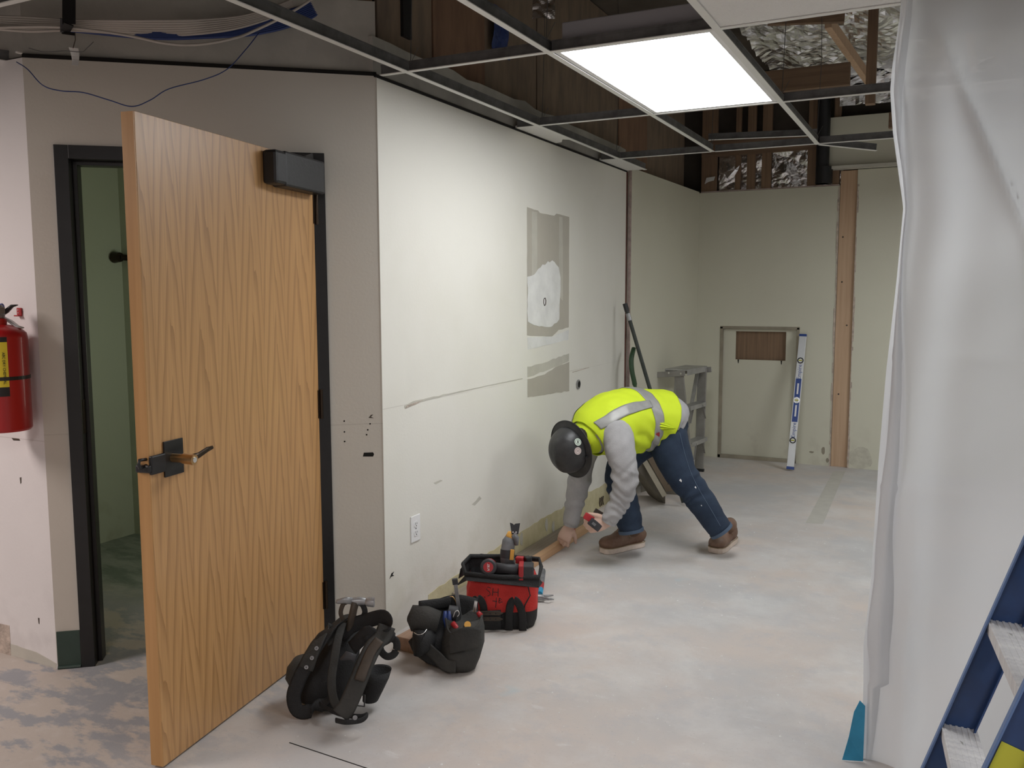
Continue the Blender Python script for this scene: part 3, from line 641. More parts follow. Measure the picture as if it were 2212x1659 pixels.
# troffer
tr = thing('ceiling_light', 'lit rectangular ceiling light panel set in the open ceiling grid', 'ceiling light', ((TX[1]+TX[2])/2, (CY[2]+CY[3])/2, GZ))
x0, x1, y0, y1 = TX[1]+.014, TX[2]-.014, CY[2]+.013, CY[3]-.013
obj('diffuser', MB().span((x0+.02, y0+.02, GZ+.006), (x1-.02, y1-.02, GZ+.010)), 'lamp', tr)
mb = MB(); mb.span((x0, y0, GZ+.004), (x0+.02, y1, GZ+.012)); mb.span((x1-.02, y0, GZ+.004), (x1, y1, GZ+.012)); mb.span((x0+.02, y0, GZ+.004), (x1-.02, y0+.02, GZ+.012)); mb.span((x0+.02, y1-.02, GZ+.004), (x1-.02, y1, GZ+.012))
obj('door_frame', mb, 'white', tr)
obj('housing', MB().span((x0+.005, y0+.005, GZ+.012), (x1-.005, y1-.005, GZ+.035)).span((x0+.03, y0+.005, GZ+.035), (x1-.03, y1-.005, GZ+.105)), 'housing', tr, bevel=.004)
# ceiling tile
tl = tag(obj('ceiling_tile', MB().span((TX[2]+.004, CY[1]+.004, GZ+.004), (TX[3]-.004, CY[2]-.004, GZ+.02)), 'tile'), 'white mineral ceiling tile beside the near end of the lit panel', 'ceiling tile')

# ------------------------------------------------------------------ door frame and leaf
df = thing('door_frame', 'black steel door frame in the diagonal wall', 'door frame', dw(.58, 0, 0)); df['kind'] = 'structure'
for k in ('label', 'category'): 
    if k in df: del df[k]
df.name = 'door_1'
def jamb(u0, u1, z0, z1, n0, n1, name='frame_face', m='blackframe', par=None):
    mb = MB(); wseg(mb, u0, u1, z0, z1, n0, n1); return obj(name, mb, m, par or df, bevel=.0015)
FWI = .05
for side in (0, 1):
    a, b = (O0, O0+FWI) if side == 0 else (O1-FWI, O1)
    mb = MB(); wseg(mb, a, b, 0, OT, .012, -.135)
    s0, s1 = (b, b+.016) if side == 0 else (a-.016, a)
    wseg(mb, s0, s1, 0, OT-FWI, -.04, -.10)
    obj('jamb', mb, 'blackframe', df, bevel=.0015)
mb = MB(); wseg(mb, O0+FWI, O1-FWI, OT-FWI, OT, .012, -.135); wseg(mb, O0+FWI, O1-FWI, OT-FWI-.016, OT-FWI, -.04, -.10); obj('head', mb, 'blackframe', df, bevel=.0015)
obj('strike_plate', (lambda m_: wseg(m_, O0+FWI, O0+FWI+.002, .93, 1.06, -.003, -.035))(MB()), 'bronze', df)
# open leaf
HP = dw(1.032, .012, 0); ang = R(-80.9); D = V((math.cos(ang), math.sin(ang), 0)); DN = V((-D.y, D.x, 0))   # DN: the face the camera sees (+X)
if DN.x < 0: DN = -DN
LF, ZT = .997, 1.988
leaf = thing('door_leaf', 'oak veneer door standing wide open in front of the dark doorway', 'door', HP, math.atan2(D.y, D.x)-math.pi/2*0)
def lf(s, n, z): return HP + D*s + DN*n + Z*z
def lbox(mb, s0, s1, n0, n1, z0, z1):
    return mb.add([lf(s, n, z) for s in (s0, s1) for n in (n0, n1) for z in (z0, z1)], [(0, 1, 3, 2), (4, 6, 7, 5), (0, 4, 5, 1), (2, 3, 7, 6), (0, 2, 6, 4), (1, 5, 7, 3)])
leaf.rotation_euler = (0, 0, 0)
slab = obj('leaf', lbox(MB(), .004, LF, -.045, 0, .008, ZT), 'oak', leaf, bevel=.0012)
MT['oakedge'] = wood_mat('oak_edge_band', (.52, .29, .115), (.40, .21, .075), 'Z', .6, .4)
obj('edge_band', lbox(MB(), LF, LF+.003, -.044, -.001, .009, ZT-.001), 'oakedge', leaf)
for z in (.22, 1.02, 1.80):
    hg = obj('hinge', MB().tube([lf(-.006, .006, z-.06), lf(-.006, .006, z+.06)], .0075, 12), 'bronze', leaf, smooth='auto')
    obj('hinge_leaf', lbox(MB(), -.004, .012, -.03, .0025, z-.057, z+.057), 'bronze', hg)
# closer: housing on the leaf at the hinge side, cover sticks past the jamb
cl = obj('closer', lbox(MB(), .02, .30, 0, .062, ZT-.135, ZT-.008), 'black', leaf, bevel=.008)
obj('closer_cap', lbox(MB(), .28, .36, .0, .060, ZT-.131, ZT-.010), 'black', cl, bevel=.012)
obj('closer_arm', MB().bar(lf(.12, .035, ZT-.010), lf(.04, .02, ZT+.012), .02, .006).bar(lf(.04, .02, ZT+.012), dw(.88, .02, OT-.02), .02, .006), 'blackframe', cl)
# lever set with wrap-around guard
zl, sl = .962, LF-.07
ls = obj('lock_plate', lbox(MB(), sl-.075, sl+.012, 0, .006, zl-.055, zl+.055), 'blackframe', leaf, bevel=.001)
obj('latch_guard', lbox(MB(), sl+.012, LF+.006, -.001, .012, zl-.035, zl+.022), 'black', leaf, bevel=.004)
obj('latch_guard', lbox(MB(), LF+.003, LF+.016, -.042, .010, zl-.028, zl-.004), 'black', leaf, bevel=.005)
obj('latch_loop', MB().tube([lf(LF+.004, -.01, zl+.012), lf(LF+.03, -.012, zl+.014), lf(LF+.034, -.012, zl), lf(LF+.03, -.012, zl-.010), lf(LF+.004, -.01, zl-.006)], .005, 8), 'black', leaf, smooth=True)
lv = obj('lever', MB().tube([lf(sl-.025, .006, zl), lf(sl-.025, .055, zl)], .014, 16).tube([lf(sl-.025, .045, zl), lf(sl-.025, .085, zl-.002)], .0165, 16), 'brass', leaf, smooth='auto')
obj('lever_arm', MB().tube([lf(sl-.03, .068, zl), lf(sl-.07, .064, zl+.002), lf(sl-.12, .06, zl+.012), lf(sl-.15, .058, zl+.014)], [(.013, .008), (.010, .006), (.009, .005), (.006, .004)], 10, side=Z), 'bronze', lv, smooth=True)
obj('keyhole', MB().tube([lf(sl-.025, .085, zl-.002), lf(sl-.025, .0865, zl-.002)], .009, 12), 'chrome', lv)
# rubber base offcut left of the frame
struct('baseboard_left', MB().add([dw(u, n, z) for u in (.004, O0-.002) for n in (.0, .006) for z in (.0, .150)], [(0, 1, 3, 2), (4, 6, 7, 5), (0, 4, 5, 1), (2, 3, 7, 6), (0, 2, 6, 4), (1, 5, 7, 3)]), 'greenrub')
mbx = MB().tube([dw(.004, .008, .006), dw(O0-.002, .008, .006)], .007, 8); obj('cove_toe', mbx, 'greenrub', bpy.data.objects['baseboard_left'])
# corner bead and details on the door wall
obj('corner_bead', MB().bar(dw(LEN, .001, 0), dw(LEN, .001, GZ), .003, .002, U), 'greycream', wd)
obj('wall_hole', MB().prism([(-.022, -.006), (-.018, .010), (.02, .010), (.024, .002), (.02, -.008)], dw(1.225, .0006, .80)+V((0, 0, 0)), U, Z, -.0012), 'darkhole', wd)
for (u, z) in ((1.13, .945), (1.13, .90), (1.13, .86), (1.235, .93), (1.225, .905), (1.22, .885)): obj('screw_hole', MB().prism([(-.003, -.003), (.003, -.003), (.003, .003), (-.003, .003)], dw(u, .0006, z), U, Z, -.001), 'darkhole', wd)
obj('wall_chip', MB().prism([(-.006, 0), (.004, .012), (.014, .014), (.004, .004), (.016, -.002)], dw(1.235, .0006, .955), U, Z, -.001), 'leather', wd)

# ------------------------------------------------------------------ details on the long wall
def onw(poly, m, name, par=wl, th=.0012, x=LX, off=0):
    return obj(name, MB().prism([(p[0], p[1]) for p in poly], (x+off, 0, 0), (0, 1, 0), (0, 0, 1), th), m, par)
def wob(poly, amp, seed, step=.04):
    out = []
    for i in range(len(poly)):
        a, b = V((*poly[i], 0)), V((*poly[(i+1) % len(poly)], 0)); n = max(1, int((b-a).length/step))
        for k in range(n):
            p_ = a.lerp(b, k/n); out.append((p_.x+amp*noise.noise(V((p_.x*23, p_.y*23, seed))), p_.y+amp*noise.noise(V((p_.x*23+9, p_.y*23, seed)))))
    return out
patch = onw(wob([(4.36, 1.935), (4.50, 1.93), (4.53, 1.918), (4.73, 1.92), (4.76, 1.935), (4.955, 1.93), (4.955, 1.26), (4.8, 1.25), (4.7, 1.215), (4.36, 1.235)], .004, 1), 'bare', 'unpainted_patch')
onw(wob([(4.42, 1.92), (4.49, 1.92), (4.49, 1.50), (4.42, 1.50)], .004, 2), 'paper2', 'tape_band', off=.0012, th=.0006)
onw(wob([(4.80, 1.92), (4.85, 1.92), (4.86, 1.42), (4.80, 1.45)], .004, 3), 'paper2', 'tape_band', off=.0012, th=.0006)
spk = [(4.365, 1.56), (4.45, 1.575), (4.56, 1.63), (4.70, 1.66), (4.79, 1.63), (4.82, 1.56), (4.81, 1.40), (4.80, 1.31), (4.70, 1.275), (4.55, 1.275), (4.45, 1.29), (4.365, 1.31)]
onw(wob(spk, .012, 4, .03), 'spackle', 'spackle_patch', off=.0018, th=.0008)
onw(wob([(4.365, 1.155), (4.95, 1.185), (4.955, 1.245), (4.72, 1.215), (4.365, 1.225)], .004, 5), 'spackle', 'skim_coat', off=.0006)
onw(wob([(4.365, .89), (4.965, .865), (4.965, 1.045), (4.75, 1.03), (4.6, 1.0), (4.365, .99)], .005, 6), 'bare', 'unpainted_patch')
onw(wob([(4.365, 1.0), (4.96, 1.05), (4.96, 1.10), (4.6, 1.07), (4.365, 1.06)], .006, 8), 'paper2', 'skim_coat')
# small hook-shaped hole
c = onx(1177, 652, LX+.004); obj('hook_hole', MB().tube([c+V((0, -.012, .018)), c+V((0, .004, .022)), c+V((0, .013, .008)), c+V((0, .010, -.014)), c+V((0, -.004, -.022))], .0028, 6), 'leather', wl)
obj('hook_hole_side', MB().tube([c+V((0, -.014, .016)), c+V((0, -.016, -.006)), c+V((0, -.008, -.02))], .0022, 6), 'leather', wl)
# round metal grommet
c = onx(1248, 830, LX); gt = tag(obj('wall_grommet', MB().lathe([(.024, 0), (.030, .002), (.030, .008), (.022, .010), (.020, .004)], c, (1, 0, 0), 24), 'steel', smooth='auto', origin=c), 'round metal grommet set in the cream wall above the worker', 'grommet')
obj('bore', MB().lathe([(.019, .004), (.019, .0105)], c, (1, 0, 0), 20), 'darkhole', gt)
# torn seam paint
onw(wob([(3.13, .975), (3.17, .985), (3.45, .992), (3.9, .998), (4.3, .998), (4.3, 1.003), (3.9, 1.002), (3.5, 1.0), (3.2, .997), (3.13, .985)], .003, 12), 'paper2', 'peeled_seam')
onw(wob([(3.13, .972), (3.15, .985), (3.22, .99), (3.28, .993), (3.22, .982)], .002, 13), 'edge', 'peeled_seam', off=.001)
onw(wob([(5.02, .975), (5.30, .985), (5.30, .988), (5.02, .979)], .001, 14), 'edge', 'peeled_seam')
onw(wob([(3.36, .60), (3.42, .605), (3.44, .595), (3.38, .59)], .003, 15), 'paper2', 'scuff'); onw(wob([(3.72, .42), (3.80, .445), (3.82, .43), (3.75, .41)], .003, 16), 'paper2', 'scuff')
onw([(2.995, .255), (3.01, .275), (3.03, .278), (3.018, .268), (3.03, .26), (3.008, .262)], 'darkhole', 'wall_chip')
# adhesive band at the base
base = [(3.55, .105), (3.8, .12), (4.1, .135), (4.4, .145), (4.6, .15), (4.8, .148), (5.0, .15), (5.3, .155), (5.6, .15), (5.98, .15), (5.98, .0), (3.3, 0), (3.3, .09)]
onw(wob(base, .012, 21, .05), 'glue', 'adhesive_band', th=.002)
for (y, z) in ((4.05, .07), (4.28, .10), (4.62, .10), (4.72, .06)): onw(blob(y, z, .018, .035, 0, y), 'paper2', 'glue_lump', th=.004)
c = onx(1297, 1083, LX)
for dy in (-.03, 0, .03): obj('chipped_groove', MB().tube([c+V((.004, dy+.01, .03)), c+V((.004, dy, 0)), c+V((.004, dy+.012, -.03))], .006, 6), 'leather', wl)
# outlet
pc = onx(896, 1141, LX); oc = thing('wall_outlet', 'white duplex outlet plate on the cream wall above the black pouch', 'outlet', pc)
obj('cover_plate', MB().box(pc+V((.003, 0, 0)), (.006, .073, .118)), 'white', oc, bevel=.002)
for s in (-1, 1):
    rc = obj('receptacle', MB().prism([(.017*math.cos(t)*1.0, max(-.0135, min(.0135, .0175*math.sin(t)))) for t in [2*math.pi*i/24 for i in range(24)]], pc+V((.006, 0, s*.0195)), (0, 1, 0), (0, 0, 1), .0025), 'white', oc)
    for (dy, hz) in ((-.006, .009), (.006, .007)): obj('slot', MB().box(pc+V((.0087, dy, s*.0195+.003)), (.0006, .0022, hz)), 'darkhole', rc)
    obj('slot', MB().tube([pc+V((.0084, 0, s*.0195-.007)), pc+V((.009, 0, s*.0195-.007))], .0028, 10), 'darkhole', rc)
obj('cover_screw', MB().tube([pc+V((.006, 0, 0)), pc+V((.0075, 0, 0))], .0035, 10), 'steel', oc)

# scuffs on the left wall
def onl(poly, m, name, th=.0012): return obj(name, MB().prism(poly, (0, 2.15, 0), (1, 0, 0), (0, 0, 1), th), m, bpy.data.objects['wall_left'])
onl([(-3.27, .905), (-3.225, .905), (-3.22, .898), (-3.26, .896)], 'leather', 'wall_chip'); onl([(-3.235, .75), (-3.226, .752), (-3.228, .73), (-3.233, .725)], 'leather', 'wall_chip')
onl([(-3.175, .19), (-3.167, .19), (-3.169, .165), (-3.173, .168)], 'leather', 'wall_chip')
onl(wob([(-3.6, .0), (-3.36, .0), (-3.36, .125), (-3.6, .12)], .006, 31), 'edge', 'torn_paper'); 
onl(wob([(-3.36, .0), (-3.08, .0), (-3.08, .02), (-3.2, .045), (-3.36, .05)], .006, 32), 'paper2', 'torn_paper')

# ================================================================== CABLES, LOOSE WIRE, PLASTIC
cb = thing('cable_bundle', 'sagging bundle of white and blue data cables slung above the door wall', 'cables', at(300, 45, 3.3))
random.seed(3)
def cable(name, px, r, m, dep, j=0, par=cb, n=8):
    pts = cat([tuple(at(x, y, d)) for (x, y), d in zip(px, dep)], 8)
    return obj(name, MB().tube(pts, r, n), m, par, smooth=True)
for i in range(7):
    o = i*6.5; s = 10+i*7
    cable('white_cable', [(-60, 34+o*.6), (60, 38+o*.75), (160, 44+o*.55), (330, 42+o*.5+s*.28), (450, 40+o*.45+s*.25), (540, 30+o*.4+s*.15), (640, -4+o*.5), (760, -70+o*.5)],
          .0052, 'cablew', [3.0, 3.05, 3.1, 3.15+i*.01, 3.25, 3.3, 3.4, 3.5])
for i in range(9):
    o = i*4.2; s = 6+i*3
    cable('blue_cable', [(-60, 38+o*.4), (60, 42+o*.5), (160, 52+o*.45), (330, 62+o*.35+s*.3), (450, 66+o*.3+s*.15), (560, 42+o*.9), (660, 10+o), (800, -60+o)],
          .0055, 'cableb', [3.08, 3.12, 3.16, 3.2, 3.28, 3.33, 3.4, 3.5])
cable('white_cable', [(-40, 60), (120, 58), (260, 74), (360, 94), (430, 96), (500, 84), (550, 66), (640, 20), (740, -50)], .005, 'cablew', [3.0, 3.05, 3.08, 3.1, 3.14, 3.2, 3.26, 3.3, 3.4])
hk2 = tag(obj('cable_hook', MB().bar(at(149, -10, 3.02), at(149, 52, 3.02), .045, .004, rt).bar(at(149, 52, 3.02), at(140, 68, 3.06), .03, .004, rt).bar(at(134, 40, 3.03), at(134, 70, 3.06), .012, .003, rt).bar(at(134, 70, 3.06), at(162, 74, 3.06), .01, .003, up), 'blackframe', origin=at(149, 50, 3.02)), 'black metal hook strap carrying the cable bundle', 'hook')
pt = tag(obj('paper_tag', MB().grid(lambda a, b: at(148+18*a+6*b, 102+38*b+(4*a if b > .5 else 0), 3.0)+fw*(.012*math.sin(3*b+a)), 5, 8), 'paper', solid=.0006, origin=at(158, 120, 3)), 'white paper tag dangling from a wire below the cable bundle', 'tag')
obj('tag_wire', MB().tube([at(162, 70, 3.04), at(163, 86, 3.02), at(158, 104, 3.0)], .0018, 6), 'chrome', pt)
obj('tag_wire', MB().tube([tuple(p) for p in cat([tuple(at(x, y, 3.0)) for x, y in ((62, 104), (95, 112), (140, 110), (176, 112), (190, 102), (202, 90))], 6)], .0014, 5), 'wire', pt)
lw_ = tag(obj('loose_wire', MB().tube([p for p in cat([tuple(at(x, y, d)) for x, y, d in ((36, 134, 2.95), (60, 150, 2.9), (92, 184, 2.85), (130, 196, 2.85), (180, 200, 2.85), (235, 216, 2.85), (285, 230, 2.85), (325, 216, 2.9), (365, 192, 2.95), (440, 172, 3.05), (490, 150, 3.1), (530, 108, 3.15), (560, 70, 3.2))], 6)], .0019, 6), 'cableb', smooth=True, origin=at(285, 230, 2.85)), 'single thin blue wire drooping in front of the wall over the door', 'wire')

# plastic dust sheet: hangs from the grid, folds gather at the upper left
PY = 2.86
edge_px = [(1950, -30), (1944, 40), (1928, 150), (1924, 200), (1930, 290), (1952, 450), (1938, 600), (1915, 800), (1898, 1000), (1882, 1250), (1866, 1390), (1866, 1480), (1862, 1600), (1858, 1660)]
edge = sorted([(ony(x, y, PY).z, ony(x, y, PY).x) for x, y in edge_px]); edge = [(-.01, edge[0][1])] + edge + [(2.45, edge[-1][1])]
def ex_(z):
    for (z0, a), (z1, b) in zip(edge, edge[1:]):
        if z <= z1: 
            t = (z-z0)/(z1-z0); return a+(b-a)*t
    return edge[-1][1]
def fold(t, w_): return math.exp(-(t/w_)**2)
CR0, CR1 = ony(2002, 15, PY), ony(2212, 490, PY)
def sheet(a, b):
    z = b*2.345; X = ex_(z) + (a**1.5)*2.7; h = GZ - z
    x = X - ex_(z); y = PY
    # pleats near the gathered left edge, one long diagonal tension crease, broad soft billows
    y += .022*math.sin(x*38+1.2*math.sin(z*1.7))*math.exp(-x*7)*(.4+.6*b)
    k_ = ((X-CR0.x) - (CR0.z-z)*(CR1.x-CR0.x)/(CR0.z-CR1.z))*.9                                          # distance from the diagonal crease
    y -= .042*math.exp(-abs(k_)/.022)*min(1, h*2.5)*min(1, max(0, (z-.75)/.6))
    y += .030*math.tanh(k_/.12)*min(1, h*2)
    y += .045*noise.noise(V((x*1.1, z*.8, 4)))*min(1, h*2) + .006*noise.noise(V((x*5, z*1.6, 1)))*min(1, h*3)
    for zc, amp in ((1.28, .004), (.87, .004)): y += amp*fold(z-zc+.03*x, .010)  # packing creases
    y -= .020*fold(x-.12, .03)*fold(z-.35, .45)
    return (X, y, z)
sh = tag(obj('plastic_sheet', MB().grid(sheet, 190, 130), 'sheet', smooth=True, origin=(0, PY, 0)), 'milky plastic dust sheet hanging from the ceiling grid at the right', 'plastic sheet')
# the folded-back hem of the sheet
def hem(a, b):
    z = b*2.345; h = GZ-z; wd_ = .045+.03*math.sin(z*2.3+.5)+.012*math.sin(z*7)
    X = ex_(z)+.004+wd_*a*(1 if z > .25 else .6); y = PY-.012-.022*math.sin(a*math.pi)-.008*noise.noise(V((a*3, z*5, 7)))
    return (X, y+.030*math.sin((X-ex_(z))*42+1.2*math.sin(z*1.7))*math.exp(-(X-ex_(z))*7)*(.4+.6*b)*.8*.73, z)
obj('folded_hem', MB().grid(hem, 14, 110), 'sheet', sh, smooth=True)
# blue tape at the foot
tp = tag(obj('masking_tape', MB().add([onz(1846, 1535, .165), onz(1860, 1560, .09)+V((0, 0, 0)), onz(1858, 1690, .003), onz(1826, 1690, .003), onz(1834, 1590, .08)], [(0, 1, 2, 3, 4)]), 'tape', solid=.0008, origin=onz(1840, 1680, 0)), 'strip of blue masking tape holding the plastic sheet edge to the floor', 'tape')
pl_ = onz(1860, 1600, 0)
tp.data = mesh_from('masking_tape', MB().add([V((ex_(.19)-.008, PY-.03, .19)), V((ex_(.17)+.008, PY-.03, .175)), V((ex_(.1)+.008, PY-.035, .10)), V((ex_(.0)+.010, PY-.05, .003)), V((ex_(0)-.05, PY-.07, .003)), V((ex_(.06)-.036, PY-.045, .07)), V((ex_(.15)-.024, PY-.033, .15))], [(0, 1, 2, 3, 4, 5, 6)]), WORLD[tp.as_pointer()]); tp.data.materials.append(MT['tape'])
# ================================================================== LADDERS
def box_l(mb, c, d, rot=None): return mb.box(c, d, rot)
# blue fibreglass step ladder, near right
YF, YN = 2.52, 2.08
f0, f1 = ony(1990, 1659, YF), ony(2212, 1160, YF); dF = (f1-f0).normalized()
n0, n1 = ony(2122, 1659, YN), ony(2212, 1470, YN); dN = (n1-n0).normalized()
def ext(p, d, z): return p + d*((z-p.z)/d.z)
bl = thing('step_ladder', 'blue fibreglass step ladder with dusty aluminium steps at lower right', 'ladder', (f0.x+.2, (YF+YN)/2, 0))
WR = .075
sideF = V((dF.z, 0, -dF.x)); 
H = 1.72
def rail(p, d, y_in, name='rail'):
    a, b = ext(p, d, .0), ext(p, d, H); off = sideF*(WR/2)
    o = obj(name, MB().bar(a+off, b+off, WR, .004, sideF), 'ladderblue', bl, bevel=.001)
    for q in (0, 1): obj('rail_flange', MB().bar(a+sideF*(q*WR)+V((0, y_in*.014, 0)), b+sideF*(q*WR)+V((0, y_in*.014, 0)), .028, .005, (0, 1, 0)), 'ladderedge' if q == 0 else 'ladderblue', o, bevel=.0015)
    obj('rubber_foot', MB().box(a+off+V((0, 0, .012)), (.09, .045, .024)), 'black', o, bevel=.004)
    return a, b
aF, bF = rail(f0, dF, -1); aN, bN = rail(n0, dN, -1)
for k in range(1, 6):
    z = .3048*k+.005
    pF, pN = ext(f0, dF, z)+V((.0, -.004, 0)), ext(n0, dN, z)+V((0, .004, 0))
    mb = MB()
    def stp(pp, dx, dz): return pp+V((dx, 0, dz))
    mb.add([stp(pp, dx, dz) for pp in (pF, pN) for (dx, dz) in ((.0, 0), (.085, 0), (.085, -.006), (.006, -.006), (.006, -.035), (.0, -.035))],
           [(0, 1, 7, 6), (1, 2, 8, 7), (2, 3, 9, 8), (3, 4, 10, 9), (4, 5, 11, 10), (5, 0, 6, 11), (0, 5, 4, 3, 2, 1), (6, 7, 8, 9, 10, 11)])
    for r_ in range(6): mb.bar(stp(pF, .008+.014*r_, .001), stp(pN, .008+.014*r_, .001), .006, .002, (1, 0, 0))
    st = obj('step', mb, 'alustep', bl)
    obj('step_brace', MB().bar(pF+V((.012, -.003, -.03)), pF+V((.05, -.10, -.004)), .02, .003, (0, 0, 1)).bar(pN+V((.012, .003, -.03)), pN+V((.05, .10, -.004)), .02, .003, (0, 0, 1)), 'alu', st)
tx = bF.x+.06
obj('top_cap', MB().box(((bF.x+bN.x)/2+.06, (YF+YN)/2, H+.02), (.16, YF-YN+.10, .05)), 'ladderblue', bl, bevel=.008)
for yy_ in (YF, YN):
    o = obj('rear_rail', MB().bar((tx+.03, yy_, H), (tx+.62, yy_+(.05 if yy_ == YF else -.05), 0), .05, .022, (1, 0, 0)), 'ladderblue', bl, bevel=.002)
for z in (.35, .95, 1.45): obj('rear_brace', MB().bar((tx+.03+.59*(1-z/H), YF, z), (tx+.03+.59*(1-z/H), YN, z), .03, .01), 'alu', bl, bevel=.001)
# label on the near rail
la, lb_ = ext(n0, dN, .10), ext(n0, dN, .50)
MT['labelyel'] = mat('yellow_green_label', (.52, .50, .04), .5)
lbl = obj('warning_label', MB().bar(la+sideF*(WR*.52)+V((.0, -.0035, 0)), lb_+sideF*(WR*.52)+V((0, -.0035, 0)), .058, .001, sideF), 'labelyel', bl)
for k in range(8):
    p_ = la.lerp(lb_, .12+.1*k); obj('label_print', MB().bar(p_+sideF*(WR*.25)+V((0, -.0045, 0)), p_+sideF*(WR*.80)+V((0, -.0045, 0)), .012 if k % 3 == 0 else .004, .0004, dN), 'ink', lbl)

# small aluminium step ladder at the far recess
al = thing('small_step_ladder', 'small dusty aluminium step ladder standing folded in the far recess', 'ladder', (-1.72, 6.75, 0))
Pn, Pf = onz(1499, 1037, 0), onz(1519, 1019, 0)           # feet of the near and far front rails
Tn, Tf = at(1475, 812, 6.82), at(1526, 797, 7.10); HT = .86; Tn.z = Tf.z = HT
wv = (Pf-Pn)+(Tf-Tn); wv.z = 0; wv.normalize(); fv = V((wv.y, -wv.x, 0))      # fv: the way the steps face (into the room)
if fv.dot(rt) < 0: fv = -fv
def wz(z): t = z/HT; return ((Pf.lerp(Tf, t))-(Pn.lerp(Tn, t))).length/2
def lp(w_, b_, z):
    t = z/HT; a = Pn.lerp(Tn, t); c = Pf.lerp(Tf, t); k = (w_/wz(z)+1)/2
    p_ = a+(c-a)*k + fv*b_; p_.z = z; return p_
for s in (-1, 1):
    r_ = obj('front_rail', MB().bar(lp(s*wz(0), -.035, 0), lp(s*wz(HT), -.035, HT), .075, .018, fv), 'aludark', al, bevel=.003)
    obj('rubber_foot', MB().box(lp(s*wz(0), -.035, .012), (.08, .03, .024), Matrix.Rotation(math.atan2(fv.y, fv.x), 3, 'Z')), 'black', r_, bevel=.003)
    obj('rear_rail', MB().bar(lp(s*(wz(0)-.03), -.20, 0), lp(s*(wz(HT)-.02), -.06, HT), .03, .014, fv), 'alu', al, bevel=.002)
RZ = Matrix.Rotation(math.atan2(wv.y, wv.x), 3, 'Z')
for z in (.29, .58):
    st = obj('step', MB().box(lp(0, -.02, z), (2*wz(z)-.02, .085, .012), RZ).box(lp(0, .02, z-.014), (2*wz(z)-.02, .004, .03), RZ), 'alu', al, bevel=.002)
    for s in (-1, 1): obj('step_brace', MB().bar(lp(s*(wz(z)-.02), .012, z-.13), lp(s*(wz(z)-.10), .015, z-.01), .012, .003, fv), 'aludark', st)
    obj('rear_brace', MB().bar(lp(-wz(z)+.04, -.16-.06*(1-z), z-.05), lp(wz(z)-.04, -.16-.06*(1-z), z-.05), .02, .006), 'aludark', al)
cap_ = obj('top_cap', MB().box(lp(0, -.07, HT+.012), (2*wz(HT)+.05, .19, .012), RZ).box(lp(0, .02, HT-.006), (2*wz(HT)+.05, .006, .045), RZ).box(lp(0, -.165, HT-.006), (2*wz(HT)+.05, .006, .045), RZ), 'alu', al, bevel=.003)
for s in (-1, 1):
    obj('cap_bracket', MB().bar(lp(s*(wz(HT)+.027), .03, HT-.01), lp(s*(wz(HT)+.027), -.26, HT-.04), .045, .006, Z), 'aludark', cap_, bevel=.004)
    for b_ in (.0, -.10, -.23): obj('rivet', MB().tube([lp(s*(wz(HT)+.03), b_, HT-.015), lp(s*(wz(HT)+.036), b_, HT-.015)], .009, 10), 'chrome', cap_)

# ================================================================== LEVEL, POLES, BOARDS
a_, b_ = onz(1707, 1014, .012), ony(1735, 722, 7.71)
lvl = thing('spirit_level', 'long silver and blue spirit level leaning on the far wall opening', 'level', a_)
dl = (b_-a_).normalized(); sl_ = dl.cross(V((0, -1, 0))).normalized(); fn = dl.cross(sl_); Ln = (b_-a_).length
if fn.y > 0: fn = -fn
def seg(t0, t1, m, name, wd_=.058, th=.022, off=0, par=lvl): return obj(name, MB().bar(a_+dl*(t0*Ln)+fn*off, a_+dl*(t1*Ln)+fn*off, wd_, th, sl_), m, par, bevel=.0015)
seg(.015, .985, 'levelgrey', 'body'); seg(0, .02, 'levelblue', 'end_cap', .060, .025); seg(.982, 1, 'levelblue', 'end_cap', .060, .025)
seg(.345, .665, 'levelblue', 'grip_panel', .046, .024)
for t0, t1 in ((.385, .47), (.55, .63)): seg(t0, t1, 'white', 'hand_slot', .014, .0255)
for t in (.21, .505, .80):
    c = a_+dl*(t*Ln)+fn*.012
    vl = obj('vial_ring', MB().lathe([(.026, 0), (.026, .004), (.017, .004), (.017, 0)], c, fn, 20), 'black' if t != .505 else 'chrome', lvl)
    obj('vial', MB().lathe([(.0165, 0), (.0165, .003)], c, fn, 16), 'white', vl); obj('vial_tube', MB().tube([c+fn*.004-sl_*.013, c+fn*.004+sl_*.013], .005, 8), 'labelyel', vl)
for t in (.285, .715): text('lettering', 'Empire', .045, a_+dl*(t*Ln)+fn*.0118, dl, fn.cross(dl), 'levelblue', lvl)
for x, y, t in ((1349, 658, 0),):
    p0, p1 = onx(1351, 660, -2.00), onz(1440, 985, .02)
    p1 = onz(1478, 1092, .008)
    po = tag(obj('pole', MB().tube([p0, p0.lerp(p1, .985)], .0135, 12), 'darkpole', smooth='auto', origin=p1), 'dark pole leaning into the corner slot behind the worker', 'pole')
    obj('pole_collar', MB().tube([p0.lerp(p1, .04), p0.lerp(p1, .075)], .016, 12), 'steel', po, smooth='auto')
    obj('pole_tip', MB().tube([p0.lerp(p1, -.01), p0.lerp(p1, .03)], .017, 12), 'black', po, smooth='auto')
    obj('cross_pin', MB().tube([p1+V((-.03, 0, .07)), p1+V((.03, .02, .07))], .008, 8), 'black', po)
q0, q1 = onx(1366, 752, -1.985), onx(1372, 900, -1.975)
